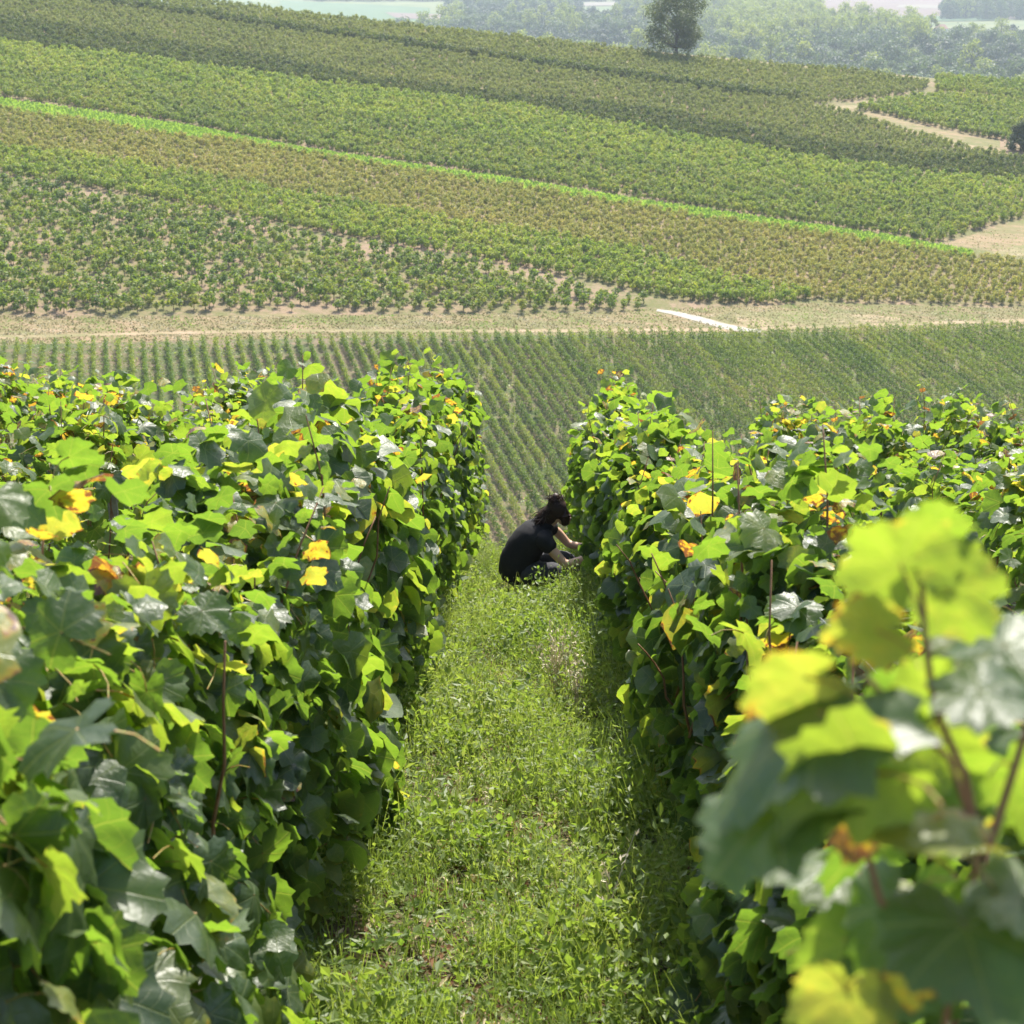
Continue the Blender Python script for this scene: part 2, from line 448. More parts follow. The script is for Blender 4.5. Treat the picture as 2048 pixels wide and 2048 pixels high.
ribbon('hill_track', [(1800, 256), (1850, 266), (1900, 280), (1950, 293)], [(1805, 261), (1850, 273), (1897, 289), (1940, 300)], M_SAND, .05, 'pale track below the small upper vineyard', 'track')
ribbon('hill_verge', [(1700, 217), (1780, 234), (1850, 252), (1935, 272), (2000, 282)], [(1695, 228), (1775, 249), (1850, 272), (1945, 300), (2000, 312)], M_VERGE, .03, 'dry verge between the pale track and upper vineyard', 'verge')

# far plain fields
ribbon('green_field', [(560, 2), (700, 8), (860, 16)], [(560, 60), (760, 60), (862, 52)], M_FGREEN, .5, 'pale green field on the hazy plain', 'field', 'plain')
ribbon('ploughed_field', [(770, 26), (880, 30)], [(790, 36), (890, 44)], M_FPINK, .8, 'reddish ploughed strip beside the pale green field', 'field', 'plain')
ribbon('ploughed_field', [(1640, -12), (1850, -14), (2300, -20)], [(1650, 42), (1850, 38), (2300, 40)], M_FPINK, .5, 'broad pinkish ploughed field beyond the wood', 'field', 'plain')
ribbon('stubble_field', [(1800, 11), (1850, 10), (1890, 13)], [(1790, 16), (1850, 18), (1920, 17)], M_FPALE, .8, 'pale stubble strip within the pinkish ploughed field', 'field', 'plain')
ribbon('meadow_strip', [(1640, 38), (1800, 34), (2000, 33)], [(1640, 46), (1800, 44), (2000, 42)], M_FGREEN, .8, 'green meadow strip along the edge of the wood', 'field', 'plain')
ribbon('meadow', [(1600, -20), (1750, -22), (2048, -24)], [(1620, -12), (1750, -13), (2048, -15)], M_FOLIVE, .8, 'thin olive meadow beyond the ploughed field', 'field', 'plain')
ribbon('stubble_field', [(1170, 6), (1230, 5)], [(1165, 13), (1235, 12)], M_FPALE, .8, 'small pale field showing above the wood', 'field', 'plain')

# ------------------------------------------------------------------ leaf shapes
def leaf_outline(n, seed, teeth=.07):
    g = np.random.default_rng(seed)
    deg = [0, 24, 38, 55, 78, 95, 116, 140, 160, 172, 180]
    rad = [1.0, .86, .74, .90, .82, .74, .82, .74, .60, .34, .08]
    rad = [r * g.uniform(.93, 1.07) for r in rad]
    th = np.linspace(-180, 180, n, endpoint=False) + 180. / n
    r = np.interp(np.abs(th), deg, rad)
    r = r * (1 + teeth * np.where(np.arange(n) % 2, 1, -1)) * g.uniform(.97, 1.03, n)
    return np.radians(th), r


def leaf_shape(n, seed, ring, teeth=.07):
    """vertices (petiole junction at origin, tip along +Y, unit width ~1), triangles, luv"""
    g = np.random.default_rng(seed + 50)
    th, r = leaf_outline(n, seed, teeth)
    sets = [np.zeros((1, 2))]
    if ring: sets.append(np.stack([np.sin(th), np.cos(th)], 1) * (r * .56)[:, None])
    sets.append(np.stack([np.sin(th), np.cos(th)], 1) * r[:, None])
    p = np.concatenate(sets)
    x, y = p[:, 0], p[:, 1]
    rr = np.hypot(x, y); a = np.arctan2(x, y)
    fold, droop, wav = g.uniform(-.15, .42), g.uniform(.05, .45), g.uniform(.06, .17)
    ph = g.uniform(0, 6.28)
    z = fold * np.abs(x) - droop * rr**2 + wav * np.sin(3 * a + ph) * rr**1.5 + .075 * np.sin(7 * a + ph * 2) * rr**2 + g.uniform(-.12, .12) * x
    V = np.stack([x, y, z], 1) / 1.75
    k = np.arange(n); k1 = (k + 1) % n
    if ring:
        T = [np.stack([0 * k, 1 + k1, 1 + k], 1), np.stack([1 + k, 1 + k1, 1 + n + k1], 1), np.stack([1 + k, 1 + n + k1, 1 + n + k], 1)]
        e = np.concatenate([[0], np.full(n, .56), np.ones(n)])
    else:
        T = [np.stack([0 * k, 1 + k1, 1 + k], 1)]
        e = np.concatenate([[0], np.ones(n)])
    return V, np.concatenate(T), np.stack([x, y, e], 1)


TINTS = [.12, .3, .45, .58, .7, .8, .9, .96]
TINT_P = [.20, .24, .20, .14, .10, .06, .04, .02]
NSH = 6
LEAF_ME = {}
for s_ in range(NSH):
    V, T, L = leaf_shape(34, s_, True)
    for t_, tv in enumerate(TINTS):
        mb = MB()
        mb.add(V, tris=T, var=tv, luv=L)
        q = np.array([(0, 0, 0), (.02, -.18, -.10), (.05, -.36, -.28), (.05, -.46, -.5)])
        mb.tube(q, [.016, .013, .012, .015], 3, mat=1, cap=False)
        LEAF_ME[s_, t_] = mb.mesh('leaf', [M_LEAF, M_PETIOLE], True)
SHAPE_MID = [leaf_shape(20, 20 + i, True, .06) for i in range(8)]
SHAPE_FAR = [leaf_shape(13, 40 + i, False, .03) for i in range(8)]


def merge_leaves(mb, P, Rm, size, var, shapes):
    k = np.arange(len(P)) % len(shapes)
    for i, (V, T, L) in enumerate(shapes):
        s = np.where(k == i)[0]
        if not len(s): continue
        v = P[s][:, None] + size[s][:, None, None] * np.einsum('nij,kj->nki', Rm[s], V)
        m = len(V)
        t = (np.arange(len(s))[:, None, None] * m + T[None]).reshape(-1, 3)
        mb.add(v, tris=t, var=np.repeat(var[s], m), luv=np.tile(L, (len(s), 1)))


def place_leaf(parent, P, Rm, size, tint, off=(0, 0, 0), shape=None):
    o = obj('leaf', LEAF_ME[random.randrange(NSH) if shape is None else shape, tint], parent)
    M = Matrix(Rm.tolist()).to_4x4()
    o.matrix_local = Matrix.Translation(Vector(P) - Vector(off)) @ M @ Matrix.Scale(size, 4)
    return o


# ------------------------------------------------------------------ the trellised vine hedges
def hedge(label, cx, y0, y1, top, face, n_ind, dens, near_cut, cat='vine hedge', bulge=.30, seed=0, skew=0.):
    g = np.random.default_rng(100 + seed)
    root = empty('vine_hedge', (cx, y0, float(ground(cx, y0))))
    O = np.array(root.location)
    tag(root, label, cat, 'trellised vine hedges on the near slope')
    Ln = y1 - y0
    ph = g.uniform(0, 6.28, 6)
    topf = lambda y: top + .11 * np.sin(y * 1.3 + ph[0]) + .09 * np.sin(y * 3.7 + ph[1]) + .04 * np.sin(y * 9.1 + ph[4]) - .30 * np.clip((y - y1 + 1.5) / 1.5, 0, 1)**1.5
    wid = lambda y, h, s: (bulge * (.72 + .28 * np.sin(np.clip(h / top, 0, 1) * 3.0)) + .07 * np.sin(y * 2.3 + h * 3 + ph[2] + s) + .055 * np.sin(y * 6.1 - h * 5 + ph[3]))
    P, Nn, Tt, Sz, Vr, Out = [], [], [], [], [], []
    for side, dn in ((face, dens[0]), (-face, dens[1])):
        n = int(dn * Ln)
        y = g.uniform(y0, y1, n); h = g.uniform(0.02, 1, n)**.92 * topf(y)
        fr = 1 - g.uniform(0, 1, n)**2 * .75
        w = wid(y, h, side) * fr * np.where(h > topf(y) - .15, .75, 1)
        P.append(np.stack([cx + side * w, y, h], 1))
        nn = np.stack([np.full(n, side * .55), np.where(g.uniform(0, 1, n) < .55, .62, -.28), np.full(n, .42)], 1) + g.normal(0, .36, (n, 3))
        tt = np.stack([np.full(n, side * .3), np.zeros(n), np.full(n, -1.)], 1) + g.normal(0, .35, (n, 3))
        Nn.append(nn); Tt.append(tt); Out.append(fr * (1 if side == face else .4))
        Sz.append(np.clip(g.lognormal(0, .30, n) * np.interp(y, [1.5, 4.5, 9], [.135, .112, .094]), .045, .20))
        Vr.append(g.uniform(0, .93, n))
    n = int(dens[2] * Ln)
    y = g.uniform(y0, y1, n); tp = topf(y)
    up = np.where(g.uniform(0, 1, n) < .16, g.uniform(0, .26, n), g.uniform(-.22, .05, n))
    x = cx + g.normal(0, .5, n) * bulge * np.where(up > .06, .6, .9)
    P.append(np.stack([x, y, tp + up], 1))
    nn = np.stack([g.normal(0, .45, n), g.normal(.32, .5, n), np.full(n, .6)], 1)
    Nn.append(nn); Tt.append(g.normal(0, 1, (n, 3)) + np.array([0, 0, -.5])); Out.append(np.full(n, 1.))
    Sz.append(np.clip(g.lognormal(math.log(.092), .30, n), .04, .15)); Vr.append(np.clip(g.uniform(.12, 1.03, n), 0, .999))
    # shoots standing out of the top
    SHOOT = []
    for ys in np.arange(y0 + .1, y1, .30):
        if g.uniform() > .72: continue
        ys = ys + g.uniform(-.1, .1); hs = g.uniform(.10, .30)
        b = np.array([cx + g.normal(0, .13), ys, topf(ys) - .15]); ln = g.normal(0, .3, 2)
        tpt = b + np.array([ln[0] * hs, ln[1] * hs, hs + .15])
        m = int(5 + hs * 16); t = np.linspace(.35, 1, m)
        c = b + (tpt - b) * t[:, None]; a = np.arange(m) * 2.6 + g.uniform(0, 6)
        rad = .075 * (1.1 - t * .7)
        P.append(c + np.stack([np.cos(a) * rad, np.sin(a) * rad, 0 * a], 1))
        Nn.append(np.stack([np.cos(a) * .3, np.sin(a) * .3 + .35, np.full(m, .55)], 1) + g.normal(0, .4, (m, 3)))
        Tt.append(np.stack([np.cos(a), np.sin(a), np.full(m, -.5)], 1) + g.normal(0, .25, (m, 3)))
        Sz.append(np.clip((.115 - .065 * t) * g.uniform(.8, 1.25, m), .035, .14)); Out.append(np.full(m, 1.))
        Vr.append(np.clip(g.uniform(.3, .97, m) + .10 * t, 0, .999)); SHOOT.append((b, tpt))
    # end face of the row
    n = int(dens[0] * .45)
    h = g.uniform(.02, 1, n) * (top - .1); x = cx + g.uniform(-1, 1, n) * bulge * .8
    P.append(np.stack([x, y1 + g.uniform(-.05, .16, n), h], 1))
    Nn.append(np.array([0, .7, .5]) + g.normal(0, .45, (n, 3))); Tt.append(np.array([0, .3, -1.]) + g.normal(0, .35, (n, 3)))
    Out.append(np.full(n, .5)); Sz.append(np.clip(g.lognormal(math.log(.09), .28, n), .045, .15)); Vr.append(g.uniform(0, 1, n))
    P = np.concatenate(P); Nn = np.concatenate(Nn); Tt = np.concatenate(Tt); Sz = np.concatenate(Sz); Vr = np.concatenate(Vr); Out = np.concatenate(Out)
    P[:, 0] += skew * (17.5 - P[:, 1])
    P[:, 2] += ground(P[:, 0], P[:, 1])
    ti = np.searchsorted(np.cumsum(TINT_P)[:-1], Vr)
    Rm = frames(Nn, Tt)
    px, py, d = project(P)
    ok = (np.linalg.norm(P - CAM, axis=1) > near_cut) & ((d > .3) | (P[:, 1] < -.2))
    P, Rm, Sz, ti, Out, px, py, d = [a[ok] for a in (P, Rm, Sz, ti, Out, px, py, d)]
    vis = (px > -60) & (px < 2110) & (py < 2110) & (d > .3) & (Out > .86)
    score = np.where(vis, Sz / np.maximum(d, .3) * (.6 + .4 * Out), 0)
    order = np.argsort(-score)
    ind = order[:n_ind][score[order[:n_ind]] > 0]
    for i in ind:
        place_leaf(root, P[i], Rm[i], Sz[i], int(ti[i]), O)
    rest = np.ones(len(P), bool); rest[ind] = False
    var = np.array(TINTS)[ti] + g.normal(0, .05, len(P))
    mb = MB()
    a = rest & (np.abs(d) < 5.5)
    merge_leaves(mb, P[a] - O, Rm[a], Sz[a], var[a], SHAPE_MID)
    a = rest & (np.abs(d) >= 5.5)
    merge_leaves(mb, P[a] - O, Rm[a], Sz[a], var[a], SHAPE_FAR)
    tag(obj('foliage', mb.mesh('foliage', [M_LEAF], True), root), kind='stuff')
    # woody parts
    gz = lambda x, y, h: np.array([x, y, float(ground(x, y)) + h]) - O
    y = y0 + .5
    while y < y1 - .2:
        mb = MB(); x = cx + g.normal(0, .03)
        mb.tube([gz(x, y, -.05), gz(x + g.normal(0, .03), y + .03, .3), gz(x + g.normal(0, .03), y + .08, .62), gz(x, y + .3, .74), gz(x, y + .85, .76)], [.035, .03, .026, .018, .011], 5)
        obj('trunk', mb.mesh('trunk', [M_TRUNK], True), root)
        y += 1.12
    for y in np.arange(y0 + .2, y1 + .1, (y1 - y0 - .25) / 4):
        mb = MB(); mb.tube([gz(cx + .02, y, -.3), gz(cx + .02, y, top - .22)], .03, 6)
        mb.tube([gz(cx + .02, y, top - .22), gz(cx + .02, y, top - .215)], [.03, .002], 6)
        obj('post', mb.mesh('post', [M_POST]), root)
    for h in (.72, 1.05, 1.4):
        mb = MB(); mb.tube([gz(cx + .055, y0 + .1, h), gz(cx + .055, (y0 + y1) / 2, h - .02), gz(cx + .055, y1 - .05, h)], .0018, 3, cap=False)
        obj('wire', mb.mesh('wire', [M_WIRE]), root)
    for b, tpt in SHOOT:
        bz = b + np.array([0, 0, float(ground(b[0], b[1]))]); tz = tpt + np.array([0, 0, float(ground(tpt[0], tpt[1]))])
        if np.linalg.norm(bz - CAM) < near_cut: continue
        mb = MB(); mb.tube([bz - O - [0, 0, .25], bz - O, bz * .5 + tz * .5 - O + g.normal(0, .012, 3), tz - O], [.0045, .004, .003, .0018], 4)
        obj('cane', mb.mesh('cane', [M_CANE], True), root)
    n = min(120, int(Ln * 6))
    for y in np.sort(g.uniform(max(y0, 1.4), y1 - .1, n)):
        x = cx + g.normal(0, .09); H = topf(y) + g.uniform(-.3, .0); dx, dy = g.normal(0, .12, 2)
        if np.linalg.norm(np.array([x, y, ground(x, y) + H]) - CAM) < near_cut: continue
        mb = MB(); q = []
        for k in range(6):
            t = k / 5
            q.append(gz(x + dx * t + g.normal(0, .012), y + dy * t + g.normal(0, .012), .72 + (H - .72) * t - .12 * t**3 * abs(dx) * 4))
        mb.tube(q, np.linspace(.0055, .0022, 6), 4)
        obj('cane', mb.mesh('cane', [M_CANE], True), root)
    return root


RS = 1.6
hedge('leafy vine hedge with big sunlit leaves bordering the grassy path behind the person', -.94, .6, 17.4, 1.58, 1, 300, (500, 150, 220), 1.55, seed=1)
hedge('leafy vine hedge bordering the grassy path that the crouching person reaches into', .65, .5, 17.7, 1.38, -1, 300, (500, 150, 220), 1.25, seed=2, bulge=.27, skew=.011)
hedge('second vine hedge from the grassy path on the side behind the person', -.94 - RS, 1.5, 17.3, 1.50, 1, 300, (170, 90, 200), 2.2, seed=3)
hedge('second vine hedge from the grassy path on the side the person faces', .76 + RS, 1.5, 17.6, 1.30, -1, 300, (170, 90, 200), 2.2, seed=4)
hedge('third vine hedge from the grassy path on the side behind the person', -.94 - 2 * RS, 4, 17.4, 1.58, 1, 200, (120, 60, 190), 3, seed=5)
hedge('third vine hedge from the grassy path on the side the person faces', .76 + 2 * RS, 4, 17.5, 1.30, -1, 200, (120, 60, 190), 3, seed=6)
hedge('fourth vine hedge from the grassy path on the side behind the person', -.94 - 3 * RS, 7, 17.2, 1.68, 1, 120, (100, 60, 180), 3, seed=7)
hedge('fourth vine hedge from the grassy path on the side the person faces', .76 + 3 * RS, 7, 17.6, 1.30, -1, 120, (100, 60, 180), 3, seed=8)

# ------------------------------------------------------------------ the vine shoot close to the camera
def near_vine():
    base = (.62, 1.05, float(ground(.62, 1.05)))
    root = empty('grapevine', base)
    O = np.array(base)
    tag(root, 'big blurred grapevine shoot with yellowing leaves close beside the path', 'grapevine')
    g = np.random.default_rng(5)
    vr, vu, vf = r_, up_, fw_
    # px, py, distance, size, tint, normal (right, up, away), tip direction (right, up, away), shape
    spec = [
        (1800, 1130, 1.02, .078, 4, (.15, .45, .8), (-.5, .8, 0), 0), (1895, 1180, 1.05, .07, 4, (.3, .35, .8), (.6, -.8, 0), 1), (1850, 1060, 1.06, .055, 3, (0, .5, .8), (.2, 1, 0), 3),
        (1755, 1262, 1.0, .062, 5, (.3, .6, .7), (-1, -.4, .1), 2), (1610, 1355, 1.0, .075, 5, (.1, .6, .7), (-.8, -.6, 0), 3),
        (1640, 1430, .98, .14, 2, (-.42, .80, -.38), (-.6, -.8, 0), 4), (1560, 1610, .99, .11, 2, (-.40, .80, -.40), (-.4, -.9, 0), 2), (1730, 1545, .95, .10, 4, (.2, .5, .8), (-.7, -.6, .1), 5),
        (1960, 1385, .98, .085, 1, (.0, .95, -.25), (.9, -.2, -.2), 0), (1900, 1690, .95, .08, 5, (.1, .95, -.1), (-.9, -.3, 0), 1),
        (1930, 1850, .95, .105, 1, (-.2, .7, -.6), (.2, -1, 0), 2), (1690, 1985, 1.0, .07, 5, (.2, .3, .9), (-.2, -1, 0), 3), (1815, 1975, .98, .035, 6, (.2, .5, .8), (0, -1, 0), 1),
        (2010, 1290, 1.08, .085, 2, (-.3, .8, -.4), (.6, .7, 0), 4), (1770, 1820, 1.08, .085, 2, (-.7, .4, -.4), (-.3, -1, .2), 5),
        (2030, 1540, 1.1, .085, 3, (.3, .6, .7), (.3, -.9, 0), 0), (1990, 1960, 1.0, .09, 2, (.3, .5, -.7), (.5, -.8, 0), 1),
        (1705, 1660, 1.06, .04, 7, (.6, .2, .7), (0, -1, 0), 2), (1860, 1470, 1.15, .075, 4, (-.2, .3, .9), (.2, -1, .1), 3),
        (1690, 1880, 1.2, .09, 3, (-.3, .3, .9), (-.2, -1, 0), 4), (2040, 1800, .95, .075, 4, (.2, .8, -.5), (.7, -.5, 0), 5)]
    for k in range(26):
        spec.append((g.uniform(1660, 2080), g.uniform(1330, 2060), g.uniform(1.12, 1.45), g.uniform(.07, .11), int(g.choice([1, 2, 2, 3, 4, 4, 5])),
                     (g.normal(0, .4), g.uniform(.3, .9), g.normal(.1, .6)), (g.normal(-.2, .6), g.normal(-.6, .5), 0), int(g.integers(0, NSH))))
    for (px, py, d, sz, ti, n, t, sh) in spec:
        n = n[0] * vr + n[1] * vu + n[2] * vf; t = t[0] * vr + t[1] * vu + t[2] * vf
        place_leaf(root, at(px, py, d), frames(np.array([n]), np.array([t]))[0], sz, ti, O, sh)
    for path, r0, r1 in (([(1860, 2300, 1.1), (1900, 1980, 1.06), (1960, 1700, 1.05), (1900, 1520, 1.05), (1780, 1400, 1.03), (1700, 1330, 1.02)], .0026, .0018),
                         ([(1960, 1700, 1.05), (1930, 1550, 1.06), (1870, 1420, 1.05), (1850, 1280, 1.04), (1840, 1130, 1.03)], .003, .002),
                         ([(1900, 1980, 1.06), (1760, 1800, 1.08), (1720, 1650, 1.08)], .0028, .002),
                         ([(1980, 1690, 1.05), (2040, 1500, 1.06), (2100, 1300, 1.05)], .003, .0022)):
        mb = MB(); mb.tube([at(*p) - O for p in path], np.linspace(r0, r1, len(path)), 6)
        obj('cane', mb.mesh('cane', [M_CANE], True), root)
    mb = MB()
    a, b = np.array(base), at(1860, 2300, 1.1)
    mb.tube([a - O - [0, 0, .1], a * .6 + b * .4 - O + [.03, .02, 0], b - O], [.014, .007, .0027], 6)
    obj('trunk', mb.mesh('trunk', [M_TRUNK], True), root)


near_vine()

# ------------------------------------------------------------------ grassy path: weeds, grass, dry stalks
def plant_weeds():
    mb = MB(); g = np.random.default_rng(11)
    # stalky weeds, three sorts, in uneven patches with gaps between
    n = 5200
    y = 3.6 + 14.6 * g.uniform(0, 1, n)**1.2
    x = g.uniform(-.88, .70, n)
    edge = np.clip(np.abs(x + .14) / .72, 0, 1)
    patch = np.sin(x * 5 + 1.7 * np.sin(y * 1.9) + 1.2) + np.sin(y * 2.7 + 2 * np.sin(x * 3.1)) + .8 * np.sin(y * 5.9 + x * 8.)
    ok = (patch > -1.1 + 1.5 * np.clip((7.5 - y) / 3, 0, 1) * (1 - edge)) | (g.uniform(0, 1, n) < .18)
    x, y, edge, patch = x[ok], y[ok], edge[ok], patch[ok]; n = len(x)
    hh = (.07 + .17 * edge**2 + .065 * np.clip(patch + .6, 0, 2) + .06 * np.clip((y - 6.5) / 3, 0, 1) - .12 * np.clip((y - 11.3) / 1.4, 0, 1)) * g.uniform(.55, 1.5, n)
    hh = np.maximum(hh, .05)
    z = ground(x, y)
    sort = (np.sin(x * 4.1 + y * 1.3) + np.sin(y * 3.3 - x * 2.2) + g.normal(0, .9, n))
    for i in range(n):
        h = hh[i]; lean = g.normal(0, .3, 2); so = 0 if sort[i] < -.5 else (1 if sort[i] < 1.0 else 2)
        b = np.array([x[i], y[i], z[i]]); tp = b + np.array([lean[0] * h, lean[1] * h, h])
        m = int((10 + 26 * min(h / .3, 1.3)) * (1.15, .8, .5)[so])
        t = g.uniform(.15, 1.02, m)
        spread = (.016 + .05 * h + .07 * h * t)
        c = b + (tp - b) * t[:, None] + g.normal(0, 1, (m, 3)) * spread[:, None]
        c[:, 2] = np.maximum(c[:, 2], z[i] + .01)
        dirn = (c - (b + (tp - b) * t[:, None])) + np.array([0, 0, .03]) + g.normal(0, .02, (m, 3))
        nn = np.array([0, 0, .7]) + g.normal(0, .65, (m, 3))
        s = g.uniform(.006, .0125, m) * (.85, 1.35, 2.0)[so]
        v0 = np.clip(g.normal((.60, .38, .16)[so] - .10 * np.clip(patch[i], -1, 1.5), .20) + g.normal(0, .16, m) + (.25 if g.uniform() < .12 else 0), 0, 1)
        quads_at(mb, c, nn, dirn, s * (.38, .55, .62)[so], s * (1.6, 1.25, 1.2)[so], v0, 0, .3)
        for kk in range(1 + (h > .12)):
            w = .0012; l2 = g.normal(0, .05, 2) * kk
            e2 = tp + [l2[0], l2[1], h * .12 * kk]
            mb.add([b + [-w, 0, 0], b + [w, 0, 0], e2 + [w * .6, 0, 0], e2 + [-w * .6, 0, 0]], quads=[(0, 1, 2, 3)], var=g.uniform(.4, 1))
    # low rosettes of broad leaves
    m = 900
    y = 3.5 + 9 * g.uniform(0, 1, m)**1.3; x = g.uniform(-.85, .7, m)
    for i in range(m):
        k = int(g.integers(4, 9)); a = np.arange(k) * 6.28 / k + g.uniform(0, 6); L = g.uniform(.018, .042)
        c = np.stack([x[i] + np.cos(a) * L, y[i] + np.sin(a) * L, ground(x[i] + 0 * a, y[i] + np.sin(a) * L) + g.uniform(.015, .07)], 1)
        quads_at(mb, c, np.stack([np.cos(a) * -.3, np.sin(a) * -.3 + .1, np.full(k, .8)], 1) + g.normal(0, .3, (k, 3)), np.stack([np.cos(a), np.sin(a), np.full(k, .3)], 1), L * .42, L, np.clip(g.normal(.2, .12), 0, 1), 0, .35)
    # flat carpet of clover-like leaves
    m = 13000
    y = 3.5 + 15 * g.uniform(0, 1, m)**1.5; x = g.uniform(-1.0, .75, m)
    c = np.stack([x, y, ground(x, y) + g.uniform(.005, .05, m)], 1)
    quads_at(mb, c, np.array([0, 0, 1.]) + g.normal(0, .45, (m, 3)), g.normal(0, 1, (m, 3)), g.uniform(.006, .014, m), g.uniform(.007, .016, m), np.clip(g.normal(.3, .2, m), 0, 1), 0, .2)
    o = obj('weeds', mb.mesh('weeds', [M_WEED]))
    tag(o, 'low tangled weeds carpeting the grassy path between the vine hedges', 'weeds', kind='stuff')
    mb = MB()
    m = 17000
    cl = g.integers(0, 700, m)
    cy = 3.5 + 16 * g.uniform(0, 1, 700)**1.4; cxx = g.uniform(-.8, .55, 700)
    x = cxx[cl] + g.normal(0, .035, m); y = cy[cl] + g.normal(0, .035, m)
    far = m // 5
    x[:far] = g.uniform(-6.5, 6.5, far); y[:far] = g.uniform(15.0, 17.5, far)
    z = ground(x, y)
    h = g.uniform(.05, .19, m); a = g.uniform(0, 6.28, m); w = g.uniform(.0012, .003, m) * (1 + (np.arange(m) < far))
    b = np.stack([x, y, z], 1); ld = np.stack([np.cos(a), np.sin(a), 0 * a], 1); sd = np.stack([-np.sin(a), np.cos(a), 0 * a], 1)
    mid = b + ld * (h * .18)[:, None] + np.array([0, 0, .62]) * h[:, None]
    tip = b + ld * (h * .62)[:, None] + np.array([0, 0, .95]) * h[:, None]
    v = np.stack([b - sd * w[:, None], b + sd * w[:, None], mid + sd * w[:, None] * .8, mid - sd * w[:, None] * .8, tip], 1)
    q = np.arange(m)[:, None] * 5
    var = np.repeat(g.uniform(0, 1, m), 5)
    mb.add(v, quads=np.concatenate([q, q + 1, q + 2, q + 3], 1), var=var)
    mb.t.append(np.concatenate([q + 3, q + 2, q + 4], 1)); mb.tm.append(np.zeros(m))
    o = obj('grass', mb.mesh('grass', [M_GRASS]))
    tag(o, 'fine green grass tufts among the weeds of the path', 'grass', kind='stuff')
    # dead litter and dry bits
    mb = MB(); m = 13000
    y = 3.5 + 14 * g.uniform(0, 1, m)**1.5; x = np.clip(g.normal(-.05, .45, m), -1, .8)
    c = np.stack([x, y, ground(x, y) + g.uniform(.004, .03, m)], 1)
    quads_at(mb, c, np.array([0, 0, 1.]) + g.normal(0, .5, (m, 3)), g.normal(0, 1, (m, 3)), g.uniform(.002, .013, m), g.uniform(.012, .04, m), g.uniform(0, .8, m), 0, .5)
    mb.qm[0] = (g.uniform(0, 1, m) < .55).astype(int)
    o = obj('litter', mb.mesh('litter', [M_STRAW, M_DEAD]))
    tag(o, 'dry straw-coloured litter scattered among the weeds', 'litter', kind='stuff')


plant_weeds()


def clump(label, x, y, n, h0, seed, lean=.18):
    g = np.random.default_rng(seed)
    z = float(ground(x, y)); mb = MB()
    for i in range(n):
        a = g.uniform(0, 6.28); r = g.uniform(0, .05); h = h0 * g.uniform(.6, 1.1)
        b = np.array([r * math.cos(a), r * math.sin(a), -.01]); l = g.normal(0, lean, 2)
        pts = [b, b + [l[0] * h * .3, l[1] * h * .3, h * .5], b + [l[0] * h, l[1] * h, h]]
        mb.tube(pts, [.0032, .0026, .0014], 3, cap=False)
        m = 9; t = g.uniform(.65, 1.05, m)
        c = b + np.array([l[0] * h, l[1] * h, h]) * t[:, None] + g.normal(0, .012, (m, 3))
        quads_at(mb, c, g.normal(0, 1, (m, 3)), np.array([l[0], l[1], 1.]) + g.normal(0, .5, (m, 3)), .0045, .014, .6, 0, .2)
    o = obj('dry_grass', mb.mesh('dry_grass', [M_STALK]), None, (x, y, z))
    tag(o, label, 'dry grass')


clump('tall clump of pale dry grass stalks beside the vine hedge', .11, 8.6, 30, .46, 3)
clump('small wispy tuft of pale dry stalks just before the tall clump', .20, 8.35, 14, .36, 4, .1)
clump('short single dry stalk standing among the path weeds', -.23, 6.4, 2, .2, 5, .1)
clump('leaning dry stalks at the hedge side of the path', .24, 4.95, 4, .34, 6, .3)


def fallen():
    FL = [(890, 1712, .062, 7, 'curled dark red leaf lying on the grassy path'), (948, 1778, .05, 6, 'pale curled leaf beside a short dry stalk'),
          (1055, 1735, .05, 7, 'small brownish leaf lying mid path near a dusty patch'), (1240, 1958, .055, 6, 'yellow leaf fallen against the hedge foot'),
          (1100, 1790, .045, 7, 'dull pinkish leaf flat in the trodden middle of the path'), (975, 1497, .03, 6, 'tiny orange leaf caught in the weeds of the path')]
    g = np.random.default_rng(3)
    for px, py, sz, ti, lab in FL:
        v = ray(px, py); t = -CAMZ / (v[2] - SL * v[1]); p = CAM + v * t + np.array([0, 0, .05])
        o = obj('fallen_leaf', LEAF_ME[g.integers(0, NSH), ti])
        Rm = frames(np.array([[g.normal(0, .3), -.4, .8]]), np.array([[g.normal(), g.normal(), 0]]))[0]
        o.matrix_world = Matrix.Translation(p) @ Matrix(Rm.tolist()).to_4x4() @ Matrix.Scale(sz, 4)
        tag(o, lab, 'leaf', 'leaves fallen on the path')


fallen()

